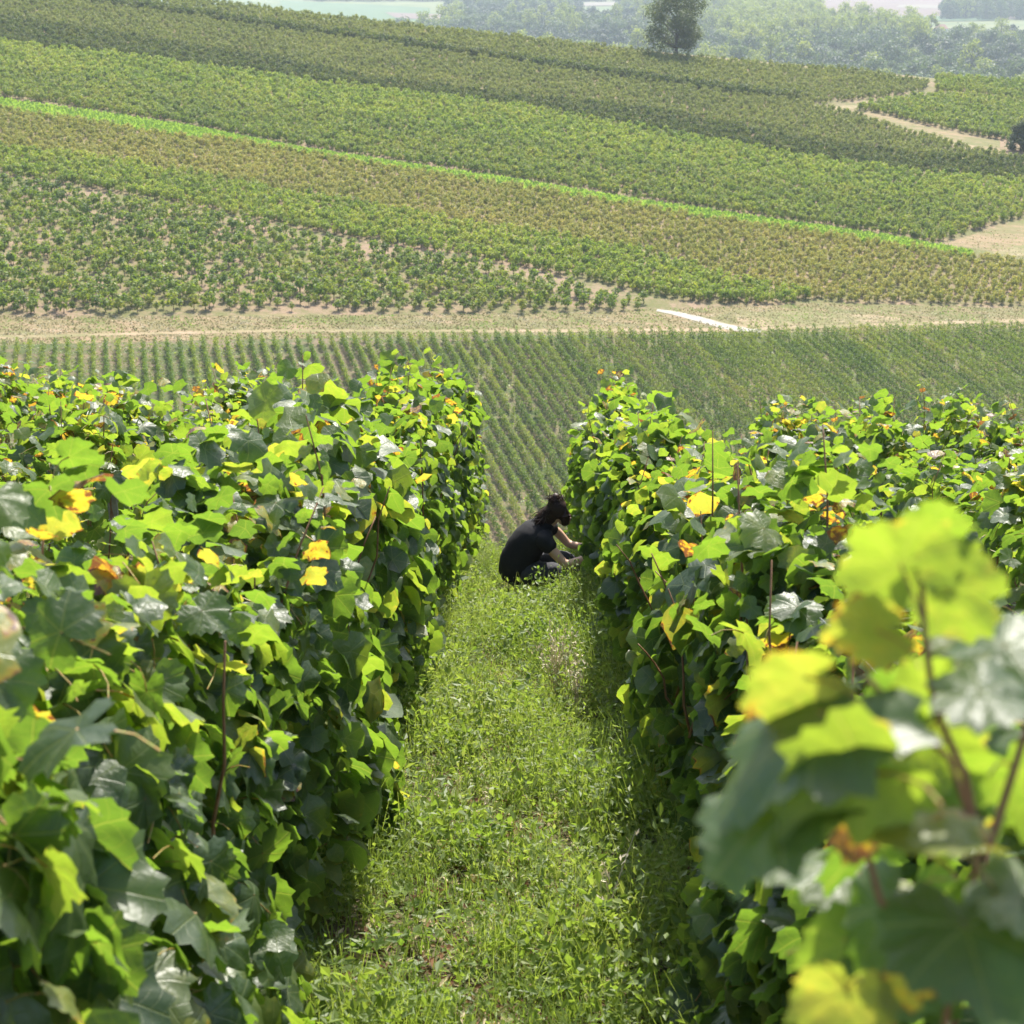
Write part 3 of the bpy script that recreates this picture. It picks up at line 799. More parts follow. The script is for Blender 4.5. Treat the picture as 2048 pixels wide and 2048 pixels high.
# ------------------------------------------------------------------ the person
def person():
    SK = plain('skin', (.66, .40, .27), (.72, .46, .32), 12., .5)
    SHIRT = plain('black_shirt', (.012, .012, .014), (.018, .018, .021), 30., .85, .004)
    JEANS = plain('charcoal_jeans', (.035, .036, .044), (.055, .056, .066), 60., .85, .003)
    HAIR = plain('dark_brown_hair', (.020, .010, .007), (.045, .018, .010), 50., .5, .004)
    SHOE = plain('black_shoe', (.012, .012, .013), (.02, .02, .02), 20., .6)
    EYE = plain('eye', (.03, .02, .015), (.04, .03, .02), 10., .2)
    LIP = plain('lip', (.35, .13, .11), (.38, .15, .12), 10., .5)
    px, Y = 1080, 12.95
    v = ray(px, 1180); X = float((CAM + v * (Y / v[1]))[0])
    root = empty('person', (X, Y, float(ground(X, Y)) - .0))
    tag(root, 'person in black shirt and dark jeans crouching on the path, reaching into the vines', 'person')

    def skin(name, chain, mat, parent, sub=2):
        """chain: {key: (pos, rx, ry)}, edges"""
        pts, ed = chain
        keys = list(pts)
        me = bpy.data.meshes.new(name)
        me.from_pydata([pts[k][0] for k in keys], [(keys.index(a), keys.index(b)) for a, b in ed], [])
        o = obj(name, me, parent)
        md = o.modifiers.new('skin', 'SKIN'); md.branch_smoothing = .3; md.use_smooth_shade = True
        for i, k in enumerate(keys):
            sv = me.skin_vertices[0].data[i]
            sv.radius = (pts[k][1], pts[k][2]); sv.use_root = (i == 0)
        sb = o.modifiers.new('sub', 'SUBSURF'); sb.levels = sb.render_levels = sub
        me.materials.append(mat)
        return o
    # local: x = direction faced, y = away from the camera, z = up
    B = {'pelvis': ((-.15, 0, .21), .13, .12), 'waist': ((-.13, 0, .33), .11, .12), 'chest': ((-.03, 0, .47), .10, .13), 'neck0': ((.065, 0, .57), .055, .055),
         'neck': ((.105, 0, .615), .048, .048), 'head': ((.155, 0, .68), .082, .075), 'crown': ((.165, 0, .735), .06, .06), 'face': ((.195, 0, .632), .060, .056), 'chin': ((.180, 0, .582), .034, .032),
         'nose': ((.25, 0, .615), .012, .010)}
    E_ = [('pelvis', 'waist'), ('waist', 'chest'), ('chest', 'neck0'), ('neck0', 'neck'), ('neck', 'head'), ('head', 'crown'), ('head', 'face'), ('face', 'chin'), ('face', 'nose')]
    arms = {-1: [('sh', (.03, -.16, .50), .052), ('ua', (.12, -.20, .40), .043), ('el', (.205, -.22, .315), .038), ('fa', (.32, -.20, .345), .034), ('wr', (.415, -.17, .375), .025), ('pm', (.465, -.16, .385), .027)],
            1: [('sh', (.05, .15, .51), .052), ('ua', (.14, .19, .45), .042), ('el', (.23, .18, .345), .036), ('fa', (.31, .14, .345), .032), ('wr', (.385, .10, .355), .024), ('pm', (.435, .085, .36), .027)]}
    for s, L in arms.items():
        pre = 'R' if s < 0 else 'L'; prev = 'chest'
        for nm, p, rr in L:
            B[pre + nm] = (p, rr, rr * (.75 if nm == 'pm' else 1)); E_.append((prev, pre + nm)); prev = pre + nm
        pm = np.array(L[-1][1])
        for f in range(4):
            o_ = (f - 1.5) * .019
            ln = [.062, .070, .066, .052][f]
            a = pm + [.028, o_ * .5 * -s, o_ + .002]; b = pm + [.028 + ln * .55, o_ * .5 - .010 * s * -1, o_ * 1.1 - .006]; c = pm + [.022 + ln, o_ * .4 - .020 * s, o_ - .022]
            for nm, p, rr in (('a', a, .0095), ('b', b, .0088), ('c', c, .0075)):
                B[f'{pre}f{f}{nm}'] = (tuple(p), rr, rr)
            E_ += [(pre + 'pm', f'{pre}f{f}a'), (f'{pre}f{f}a', f'{pre}f{f}b'), (f'{pre}f{f}b', f'{pre}f{f}c')]
        a = pm + [-.005, -.02 * s, .024]; b = pm + [.03, -.034 * s, .03]
        B[pre + 't0'] = (tuple(a), .010, .010); B[pre + 't1'] = (tuple(b), .0085, .0085)
        E_ += [(pre + 'pm', pre + 't0'), (pre + 't0', pre + 't1')]
    for s in (-1, 1):
        pre = 'R' if s < 0 else 'L'
        kx = .30 if s < 0 else .27
        for nm, p, rr in (('hip', (-.10, s * .10, .19), .085), ('th', (.10, s * .15, .20), .07), ('kn', (kx, s * .17, .175), .052), ('ca', (.12, s * .16, .10), .05), ('an', (-.06, s * .14, .06), .036)):
            B[pre + nm] = (p, rr, rr)
        E_ += [('pelvis', pre + 'hip'), (pre + 'hip', pre + 'th'), (pre + 'th', pre + 'kn'), (pre + 'kn', pre + 'ca'), (pre + 'ca', pre + 'an')]
    skin('body', (B, E_), SK, root)
    def loft(mb, pts, rx, ry, sides=16, sub=4, wr=0.0, seed=0):
        """smooth tube of elliptical rings along pts, closed by rounded ends; ry runs across (local y)"""
        g = np.random.default_rng(seed)
        pts = np.asarray(pts, float); k = np.arange(len(pts)); kk = np.linspace(0, len(pts) - 1, (len(pts) - 1) * sub + 1)

        def smooth(v):
            v = np.asarray(v, float); i = np.clip(kk.astype(int), 0, len(v) - 2); t = kk - i
            p0 = v[np.maximum(i - 1, 0)]; p1 = v[i]; p2 = v[i + 1]; p3 = v[np.minimum(i + 2, len(v) - 1)]
            t = t[:, None] if v.ndim > 1 else t
            return .5 * (2 * p1 + (p2 - p0) * t + (2 * p0 - 5 * p1 + 4 * p2 - p3) * t**2 + (3 * p1 - p0 - 3 * p2 + p3) * t**3)
        P = smooth(pts); X = smooth(rx); Y = smooth(ry)
        tan = norm(np.gradient(P, axis=0))
        e = [(-.75, .55), (-.95, .22), (-1.0, .02)]
        P = np.concatenate([[P[0] + tan[0] * d * X[0] * .6 for d, r in e[::-1]], P, [P[-1] - tan[-1] * d * X[-1] * .6 for d, r in e]])
        X = np.concatenate([[X[0] * r for d, r in e[::-1]], X, [X[-1] * r for d, r in e]]); Y = np.concatenate([[Y[0] * r for d, r in e[::-1]], Y, [Y[-1] * r for d, r in e]])
        tan = np.concatenate([[tan[0]] * 3, tan, [tan[-1]] * 3])
        side = norm(np.array([0, 1., 0]) - tan * tan[:, 1:2]); oth = np.cross(tan, side)
        th = np.arange(sides) * 2 * math.pi / sides
        n = len(P)
        w = 1 + wr * np.sin(np.arange(n)[:, None] * 1.9 + 3 * np.sin(th * 2 + seed)[None]) + g.normal(0, wr * .4, (n, sides))
        v = P[:, None] + (w * X[:, None] * np.cos(th))[..., None] * oth[:, None] + (w * Y[:, None] * np.sin(th))[..., None] * side[:, None]
        i = np.arange(n - 1)[:, None] * sides; j = np.arange(sides)[None]; j1 = (j + 1) % sides
        mb.add(v, quads=np.stack([i + j, i + j1, i + sides + j1, i + sides + j], -1).reshape(-1, 4))
    mb = MB()
    loft(mb, [(-.175, 0, .13), (-.185, 0, .21), (-.155, 0, .32), (-.10, 0, .42), (-.035, 0, .50), (.025, 0, .555), (.07, 0, .585)],
         [.13, .155, .150, .145, .125, .090, .060], [.15, .175, .170, .175, .185, .135, .07], 20, 4, .022, 1)
    for s, L in arms.items():
        a, b = np.array(L[0][1]), np.array(L[1][1])
        loft(mb, [a * np.array([1, .45, 1]) + [-.01, 0, .0], a + [0, 0, .0], a * .7 + b * .3, a * .42 + b * .58], [.085, .074, .068, .066], [.085, .074, .068, .066], 12, 3, .03, 3 + s)
    obj('shirt', mb.mesh('shirt', [SHIRT], True), root)
    mb = MB()
    loft(mb, [(-.20, 0, .12), (-.18, 0, .17), (-.11, 0, .19), (-.02, 0, .19)], [.10, .125, .12, .09], [.12, .165, .165, .13], 16, 3, .01, 2)
    for s in (-1, 1):
        kx = .31 if s < 0 else .27
        loft(mb, [(-.12, s * .09, .18), (.02, s * .13, .20), (.17, s * .16, .205), (kx - .03, s * .17, .185), (kx, s * .17, .14), (.20, s * .168, .085), (.05, s * .16, .075), (-.07, s * .145, .06)],
             [.10, .10, .088, .074, .062, .06, .058, .048], [.10, .105, .09, .078, .07, .07, .06, .05], 14, 4, .022, 5 + s)
    obj('jeans', mb.mesh('jeans', [JEANS], True), root)
    for s in (-1, 1):
        skin('shoe', ({'heel': ((-.07, s * .14, .05), .043, .043), 'mid': ((-.13, s * .14, .045), .042, .038), 'toe': ((-.20, s * .14, .035), .036, .028)}, [('heel', 'mid'), ('mid', 'toe')]), SHOE, root, 1)
    H = {'top': ((.14, 0, .715), .098, .092), 'bun0': ((.12, 0, .765), .078, .074), 'bun': ((.122, 0, .82), .040, .04), 'bunt': ((.132, 0, .845), .018, .018), 'front': ((.205, 0, .70), .08, .086), 'back': ((.075, 0, .67), .095, .09), 'low': ((-.005, 0, .575), .05, .065),
         'nape': ((.03, 0, .625), .080, .085), 'sideR': ((.20, -.062, .66), .052, .030), 'lockR': ((.20, -.072, .59), .036, .02), 'sideL': ((.17, .062, .65), .04, .03)}
    skin('hair', (H, [('top', 'bun0'), ('bun0', 'bun'), ('bun', 'bunt'), ('top', 'front'), ('top', 'back'), ('back', 'nape'), ('nape', 'low'), ('top', 'sideR'), ('sideR', 'lockR'), ('top', 'sideL')]), HAIR, root)
    # loose strands breaking up the outline of the hair
    g = np.random.default_rng(8); mb = MB()
    for i in range(260):
        a = g.uniform(0, 6.28); t = g.uniform(0, 1)
        if i < 110:
            b = np.array([.125, 0, .77]) + np.array([.05 * math.cos(a), .045 * math.sin(a), g.uniform(-.03, .05)])
            d = np.array([math.cos(a) * .012 + g.normal(0, .008), math.sin(a) * .012 + g.normal(0, .008), g.uniform(.0, .035)])
        else:
            b = np.array([.10 - .08 * t, .085 * math.sin(a), .70 - .09 * t]) + np.array([-.045 * abs(math.cos(a)), 0, .03])
            d = np.array([-.07 * g.uniform(.3, 1), g.normal(0, .02), -.07 * g.uniform(.3, 1.2)])
        mb.tube([b, b + d * .5 + g.normal(0, .008, 3), b + d + g.normal(0, .014, 3)], [.006, .0045, .0012], 3, cap=False)
    obj('loose_hair', mb.mesh('loose_hair', [HAIR], True), root)
    for s in (-1, 1):
        mb = MB(); c = np.array([.243, s * .028, .640])
        for k in range(4):
            th = np.arange(8) * math.pi / 4
            if k: q0 = q
            rr = .012 * math.cos(k * .5)
            q = np.stack([np.full(8, .012 * math.sin(k * .5)), rr * np.cos(th), rr * .7 * np.sin(th)], 1) + c
            if k: mb.add(np.concatenate([q0, q]), quads=[(i, (i + 1) % 8, 8 + (i + 1) % 8, 8 + i) for i in range(8)])
        obj('eye', mb.mesh('eye', [EYE], True), root)
    mb = MB(); mb.tube([(.222, -.02, .588), (.232, 0, .586), (.222, .02, .588)], [.003, .007, .003], 5); obj('mouth', mb.mesh('mouth', [LIP], True), root)


person()

# ------------------------------------------------------------------ vine bushes and vineyard blocks on the opposite hillside
def crown_mesh(seed, n, w, h0, h1, qs, mat, name='crown'):
    g = np.random.default_rng(seed)
    d = norm(g.normal(0, 1, (n, 3))); rr = g.uniform(.35, 1, n)**.6
    lob = 1 + .38 * np.sin(d[:, 0] * 4 + seed) * np.cos(d[:, 1] * 5 + seed * 2) + .25 * np.sin(d[:, 2] * 6 + seed * 3)
    c = d * (rr * lob)[:, None] * np.array([w, w, (h1 - h0) / 2]); c[:, 2] += (h0 + h1) / 2
    nn = d * .8 + np.array([0, 0, .45]) + g.normal(0, .45, (n, 3))
    mb = MB()
    quads_at(mb, c, nn, g.normal(0, 1, (n, 3)), qs * g.uniform(.7, 1.2, n), qs * g.uniform(.8, 1.4, n), np.clip(g.normal(.5, .25, n), 0, 1), 0, .35)
    return mb.mesh(name, [mat])


def stake_mesh(h, seed, mat):
    mb = MB(); g = np.random.default_rng(seed)
    mb.tube([(0, 0, -.05), (g.normal(0, .02), g.normal(0, .02), h * .5), (g.normal(0, .04), g.normal(0, .04), h)], [.045, .035, .03], 4)
    return mb.mesh('trunk', [mat])


CROWN = [crown_mesh(i, 105, .46, .36, 1.36, .115, M_BUSH) for i in range(8)]
STAKE = [stake_mesh(.65, i, M_TRUNK) for i in range(3)]


def inside(poly, x, y):
    c = np.zeros(len(x), bool)
    n = len(poly)
    for i in range(n):
        x0, y0 = poly[i]; x1, y1 = poly[(i + 1) % n]
        if y0 == y1: continue
        k = ((y0 > y) != (y1 > y)) & (x < (x1 - x0) * (y - y0) / (y1 - y0) + x0)
        c ^= k
    return c


def grid(poly_px, dx, dy, ang, jit, g, plane='hill'):
    poly = np.array([(on_hill(*p) if plane == 'hill' else on_plain(*p))[:2] for p in poly_px])
    c = poly.mean(0); r = np.abs(poly - c).max() * 1.5
    a, b = np.meshgrid(np.arange(-r, r, dx), np.arange(-r, r, dy))
    a = a.ravel() + g.normal(0, jit, a.size); b = b.ravel() + g.normal(0, jit, a.size)
    x = c[0] + a * math.cos(ang) - b * math.sin(ang); y = c[1] + a * math.sin(ang) + b * math.cos(ang)
    k = inside(poly, x, y)
    x, y = x[k], y[k]
    return np.stack([x, y, hill(x, y) if plane == 'hill' else 0 * x + PLAIN], 1)


def gn_scatter(name, pts, protos, mat, smin, smax, label, cat, g, zs=1.0):
    """one stuff object: bushes stood on the points; protos = lists of real plants' part objects"""
    me = bpy.data.meshes.new(name)
    me.from_pydata([tuple(p) for p in pts], [], [])
    n = len(pts)
    for nm, vals in (('rot', g.uniform(0, 6.28, n)), ('scl', g.uniform(smin, smax, n)), ('pick', g.integers(0, len(protos), n).astype(float))):
        a = me.attributes.new(nm, 'FLOAT', 'POINT'); a.data.foreach_set('value', vals.astype(np.float32))
    o = obj(name, me)
    tag(o, label, cat, kind='stuff')
    ng = bpy.data.node_groups.new(name, 'GeometryNodeTree')
    ng.interface.new_socket(name='Geometry', in_out='INPUT', socket_type='NodeSocketGeometry')
    ng.interface.new_socket(name='Geometry', in_out='OUTPUT', socket_type='NodeSocketGeometry')
    gi = ng.nodes.new('NodeGroupInput'); go = ng.nodes.new('NodeGroupOutput')

    def attr(nm):
        a = ng.nodes.new('GeometryNodeInputNamedAttribute'); a.data_type = 'FLOAT'; a.inputs['Name'].default_value = nm
        return a.outputs[0]
    rot = ng.nodes.new('ShaderNodeCombineXYZ'); ng.links.new(attr('rot'), rot.inputs[2])
    sc = ng.nodes.new('ShaderNodeCombineXYZ'); s = attr('scl')
    for i in range(2): ng.links.new(s, sc.inputs[i])
    mz = ng.nodes.new('ShaderNodeMath'); mz.operation = 'MULTIPLY'; mz.inputs[1].default_value = zs
    ng.links.new(s, mz.inputs[0]); ng.links.new(mz.outputs[0], sc.inputs[2])
    jn = ng.nodes.new('GeometryNodeJoinGeometry')
    pk = attr('pick')
    for i, parts in enumerate(protos):
        pj = ng.nodes.new('GeometryNodeJoinGeometry')
        for k, p in enumerate(parts):
            oi = ng.nodes.new('GeometryNodeObjectInfo'); oi.transform_space = 'ORIGINAL'; oi.inputs[0].default_value = p
            geo = oi.outputs['Geometry']
            if k == 0 and mat is not None:
                sm = ng.nodes.new('GeometryNodeSetMaterial'); sm.inputs['Material'].default_value = mat
                ng.links.new(geo, sm.inputs[0]); geo = sm.outputs[0]
            ng.links.new(geo, pj.inputs[0])
        cmp = ng.nodes.new('FunctionNodeCompare'); cmp.data_type = 'FLOAT'; cmp.operation = 'EQUAL'
        ng.links.new(pk, cmp.inputs[0]); cmp.inputs[1].default_value = float(i); cmp.inputs['Epsilon'].default_value = .1
        ip = ng.nodes.new('GeometryNodeInstanceOnPoints')
        ng.links.new(gi.outputs[0], ip.inputs['Points']); ng.links.new(cmp.outputs[0], ip.inputs['Selection'])
        ng.links.new(pj.outputs[0], ip.inputs['Instance']); ng.links.new(rot.outputs[0], ip.inputs['Rotation']); ng.links.new(sc.outputs[0], ip.inputs['Scale'])
        ng.links.new(ip.outputs[0], jn.inputs[0])
    ng.links.new(jn.outputs[0], go.inputs[0])
    o.modifiers.new('scatter', 'NODES').node_group = ng
    return o


HG = np.random.default_rng(21)
# --- the nearest block: separate bushes on pale soil
G_UP = [(-250, 340), (0, 364), (159, 388), (371, 425), (530, 459), (795, 509), (1024, 550), (1183, 585), (1295, 608)]
G_LO = [(-250, 628), (0, 630), (265, 630), (530, 622), (848, 626), (1024, 626), (1200, 625), (1290, 622)]
bush_pts = grid(G_UP + G_LO[::-1], 1.5, 1.3, R(-14), .17, HG)
bush_pts = bush_pts[HG.uniform(0, 1, len(bush_pts)) < .90]
px, py, d = project(bush_pts)
vis = (px > 0) & (px < 2048)
order = np.argsort(np.where(vis, d, 1e9))
BUSH_PROTO = []
for j, i in enumerate(order[:300]):
    e = empty('grapevine_bush', tuple(bush_pts[i]))
    front = project(bush_pts[i])[1] > 606
    s = HG.uniform(.65, 1.35)
    lab = ('large ' if s > 1.12 else 'small ' if s < .88 else 'middling ') + ('round green vine bush in the foremost lines beside the sandy track' if front else 'round green vine bush behind the foremost lines of the pale block')
    tag(e, lab, 'vine bush', 'separate vine bushes on the pale hillside foot')
    e.scale = (s, s, s * HG.uniform(.85, 1.15)); e.rotation_euler = (0, 0, HG.uniform(0, 6.28))
    a = obj('crown', CROWN[j % 8], e); b = obj('trunk', STAKE[j % 3], e)
    if j < 8: BUSH_PROTO.append([a, b])
gn_scatter('vine_bushes', bush_pts[order[300:]], BUSH_PROTO, None, .65, 1.35, 'vine bushes higher up the pale block, too many to count', 'vineyard', HG)

# --- the other blocks
STRIP_UP = [(-250, 165), (0, 200), (212, 230), (371, 255), (456, 272), (609, 301), (768, 325), (1024, 362), (1289, 405), (1554, 444), (1766, 474), (1946, 508)]
STRIP_LO = [(-250, 188), (0, 221), (212, 252), (371, 278), (456, 284), (609, 311), (768, 336), (1024, 376), (1289, 420), (1554, 460), (1766, 491), (1946, 518)]
E_LO = [(-250, 280), (0, 302), (212, 323), (477, 371), (742, 419), (1024, 467), (1289, 509), (1448, 560), (1620, 596)]
F_LO = [(-250, 325), (0, 352), (159, 375), (371, 411), (530, 445), (795, 494), (1024, 532), (1183, 565), (1315, 594), (1448, 611), (1600, 606)]
C_UP = [(-250, 0), (0, 38), (265, 78), (530, 122), (742, 162), (1024, 198), (1289, 222), (1554, 276), (1819, 316), (2048, 328), (2300, 335)]
C_LO = [(-250, 50), (0, 90), (265, 118), (530, 155), (742, 182), (1024, 217), (1289, 262), (1554, 310), (1819, 350), (2048, 366), (2300, 372)]
D_MID = [(-250, 105), (0, 140), (300, 175), (600, 222), (900, 268), (1200, 315), (1500, 360), (1800, 400), (2048, 410), (2300, 415)]
LINE_UP = [(-250, -75), (159, 0), (291, 15), (509, 47), (689, 71), (1024, 121), (1289, 160), (1448, 181), (1607, 199)]
LINE_LO = [(-250, -62), (159, 9), (291, 25), (509, 57), (689, 81), (1024, 129), (1289, 168), (1448, 189), (1600, 208)]
RIDGE = [(-250, -105), (0, -52), (350, -2), (560, 25), (860, 60), (1024, 77), (1200, 97), (1345, 115), (1500, 129), (1700, 144), (1870, 154), (2048, 166), (2300, 182)]

blocks = [
    ('vineyard_block', E_LO, F_LO, M_BRIGHT, 1.1, 1.0, 'bright green vineyard block just above the separate bushes', (.75, 1.1)),
    ('vineyard_block', STRIP_LO + [(2048, 528), (2300, 560)], E_LO + [(1680, 606), (2048, 612), (2300, 614)], M_BROWN, 1.1, 1.05, 'yellow-brown vineyard block below the bright grass strip', (.6, .95)),
    ('vineyard_block', D_MID, [(x, y - 4) for x, y in STRIP_UP[:-1]] + [(1866, 490), (2020, 440), (2300, 425)], M_MIDGREEN, 1.15, 1.1, 'mid green vineyard block above the bright grass strip', (.8, 1.15)),
    ('vineyard_block', C_LO, D_MID, M_BRIGHT, 1.2, 1.15, 'bright green band of vineyard across the hillside', (.8, 1.15)),
    ('vineyard_block', C_UP, C_LO, M_DARKV, 1.2, 1.15, 'dark green band of vineyard across the hillside', (.85, 1.2)),
    ('vineyard_block', LINE_LO + [(1680, 224), (1800, 260), (1930, 300), (2048, 318), (2300, 328)], C_UP, M_OLIVE, 1.3, 1.2, 'dull olive vineyard block above the dark green band', (.75, 1.1)),
    ('vineyard_block', RIDGE[:-3] + [(1860, 168), (1850, 183), (1780, 196)], LINE_UP[:-1] + [(1570, 206), (1650, 208)], M_OLIVE, 1.35, 1.3, 'topmost olive vineyard block running along the ridge', (.8, 1.15)),
    ('vineyard_block', [(1712, 217), (1791, 206), (1863, 193), (1953, 197), (2060, 213), (2300, 225)], [(1716, 222), (1778, 232), (1843, 249), (1931, 268), (2060, 292), (2300, 310)], M_MIDGREEN, 1.3, 1.2, 'small green vineyard block fenced by pale tracks', (.9, 1.3)),
    ('vineyard_block', [(1870, 156), (2048, 168), (2300, 184)], [(1872, 184), (1960, 191), (2048, 205), (2300, 216)], M_MIDGREEN, 1.3, 1.2, 'last green vineyard block at the ridge above the small block', (.9, 1.25)),
    ('vine_bushes', LINE_UP, LINE_LO, M_DARKV, 1.1, 1.0, 'dark vines standing in for the shadow along the sunken hillside lane', (1.1, 1.5)),  # shadow of the lane gap, put in as a strip of dark foliage
]
for nm, up, lo, mt, dx, dy, lab, (s0, s1) in blocks:
    pts = grid(list(up) + list(lo)[::-1], dx * .92, dy * .72, R(-20), .2, HG)
    keep = HG.uniform(0, 1, len(pts)) < .96
    gn_scatter(nm, pts[keep], BUSH_PROTO, mt, s0 * .62, s1 * .95, lab, 'vineyard', HG, 1.15)


def hill_grass():
    mb = MB(); g = np.random.default_rng(31)
    up = np.array([on_hill(*p) for p in STRIP_UP]); lo = np.array([on_hill(*p) for p in STRIP_LO])
    n = 26000
    t = g.uniform(0, len(up) - 1.001, n); i = t.astype(int); f = (t - i)[:, None]
    u = g.uniform(0, 1, n)[:, None]
    p = (up[i] * (1 - f) + up[i + 1] * f) * (1 - u) + (lo[i] * (1 - f) + lo[i + 1] * f) * u
    p[:, 2] = hill(p[:, 0], p[:, 1])
    h = g.uniform(.3, .8, n); a = g.uniform(0, 6.28, n)
    c = p + np.stack([0 * h, 0 * h, h * .5], 1)
    quads_at(mb, c, np.stack([np.cos(a), np.sin(a), .5 + 0 * a], 1), np.array([0, 0, 1.]) + g.normal(0, .45, (n, 3)), g.uniform(.1, .22, n), h * .7, g.uniform(.3, 1, n), 0, .2)
    tag(obj('hill_grass', mb.mesh('hill_grass', [M_LUSH])), 'bright green strip of tall grass between vineyard blocks', 'grass', kind='stuff')


hill_grass()


def verge_tufts():
    mb = MB(); g = np.random.default_rng(33)
    up = [(-60, 632), (300, 634), (850, 630), (1290, 620), (1650, 606), (2110, 618)]; lo = [(-60, 692), (300, 683), (850, 674), (1290, 670), (1650, 664), (2110, 655)]
    n = 15000
    px = g.uniform(-60, 2110, n); f = g.uniform(0, 1, n)
    py = np.interp(px, *zip(*up)) * (1 - f) + np.interp(px, *zip(*lo)) * f
    tr = np.interp(px, [-60, 300, 560, 1000, 1480, 1700, 2110], [677, 668, 662, 663, 660, 652, 641])
    keep = (np.abs(py - tr) > 2.5) | (g.uniform(0, 1, n) < .08)
    keep &= ~((px > 1310) & (px < 1525) & (np.abs(py - np.interp(px, [1312, 1400, 1500], [621, 639, 661])) < 5))
    P = np.array([on_hill(a, b) for a, b in zip(px[keep], py[keep])]); n = len(P)
    q = g.integers(0, 2, n) * 0
    M = np.array([on_hill(a, b) for a, b in zip(g.uniform(1880, 2110, 900), g.uniform(462, 535, 900))])
    P = np.concatenate([P, M[(M[:, 0] > 0)]]); n = len(P)
    nz = np.sin(P[:, 0] * .5 + 2 * np.sin(P[:, 1] * .4)) + g.normal(0, .6, n)
    P[:, 2] = hill(P[:, 0], P[:, 1]) + .07
    quads_at(mb, P, np.array([0, -.5, .7]) + g.normal(0, .4, (n, 3)), np.array([0, 0, .6]) + g.normal(0, .6, (n, 3)), g.uniform(.05, .16, n), g.uniform(.03, .10, n), g.uniform(0, 1, n), 0, .3)
    mb.qm[0] = np.where(nz > 1.0, 0, np.where(nz > -.9, 1, 2))
    tag(obj('verge_grass', mb.mesh('verge_grass', [M_LUSH, M_DRYGRASS, M_STRAW])), 'dry tufted grass along the verge of the sandy track', 'grass', kind='stuff')


verge_tufts()

# --- young vine rows in the valley field
def young_rows():
    ang = R(14); dv = np.array([-math.sin(ang), math.cos(ang)]); pv = np.array([math.cos(ang), math.sin(ang)])
    sl = PB * dv[1] + PC * dv[0]
    scross = PB * pv[1] + PC * pv[0]
    L = 58.
    mes = []
    for k in range(7):
        g = np.random.default_rng(60 + k); mb = MB()
        for y in np.arange(-L, 0, .95):
            if g.uniform() < .05 + .10 * (math.sin(y * .21 + k * 2) > .7): continue
            n = 130; w = .185 * g.uniform(.8, 1.25); H = g.uniform(.95, 1.4)
            c = np.stack([g.normal(0, w * .55, n), y + g.normal(0, .26, n), .14 + (H - .14) * g.uniform(0, 1, n)], 1)
            c[:, 2] += sl * c[:, 1]
            nn = np.stack([np.sign(c[:, 0]) * .6, 0 * c[:, 0], np.full(n, .55)], 1) + g.normal(0, .45, (n, 3))
            quads_at(mb, c, nn, g.normal(0, 1, (n, 3)), g.uniform(.045, .08, n), g.uniform(.05, .095, n), np.clip(g.normal(.45, .25, n) + g.normal(0, .1), 0, 1), 0, .3)
            mb.tube([(0, y, sl * y - .05), (g.normal(0, .02), y, sl * y + .5)], .018, 3, mat=1, cap=False)
        mes.append(mb.mesh('vine_hedge', [M_YOUNG, M_TRUNK]))
    a, b = on_hill(-120, 703), on_hill(2180, 656)
    q0 = a[:2] @ pv; q1 = b[:2] @ pv
    g = np.random.default_rng(77)
    i = 0
    for q in np.arange(q0, q1, 1.2):
        f = (q - q0) / (q1 - q0); p = a[:2] * (1 - f) + b[:2] * f
        p = p + dv * g.uniform(-.8, .3)
        o = obj('vine_hedge', mes[i % 7], None, (p[0], p[1], float(hill(p[0], p[1])) + .0))
        o.rotation_euler = (0, 0, ang)
        o.scale = (1, 1, 1)
        tag(o, 'narrow line of young green vines in the valley field below the sandy track', 'young vines', 'young vine lines in the valley field')
        i += 7 and 1 + int(g.integers(0, 3))
    print('young rows', len(np.arange(q0, q1, 1.2)))


young_rows()


def field_weeds():
    mb = MB(); g = np.random.default_rng(81); n = 42000
    px = g.uniform(-40, 2090, n); py = 664 + (1010 - 664) * g.uniform(0, 1, n)
    P = np.array([on_hill(x, y) for x, y in zip(px[:n], py[:n])])
    keep = np.array([py[i] > 690 - .0165 * px[i] for i in range(n)])
    nz = np.sin(P[:, 0] * .35 + 2 * np.sin(P[:, 1] * .11)) + np.sin(P[:, 1] * .27 + P[:, 0] * .13)
    P = P[keep & (nz > -1.0)]; n = len(P)
    P[:, 2] = hill(P[:, 0], P[:, 1]) + .06
    quads_at(mb, P, np.array([0, -.3, .8]) + g.normal(0, .4, (n, 3)), g.normal(0, 1, (n, 3)), g.uniform(.06, .14, n), g.uniform(.07, .17, n), np.clip(g.normal(.55, .25, n), 0, 1), 0, .3)
    tag(obj('weeds', mb.mesh('weeds', [M_WEED])), 'low weeds growing between the young vine lines in the valley', 'weeds', kind='stuff')


field_weeds()

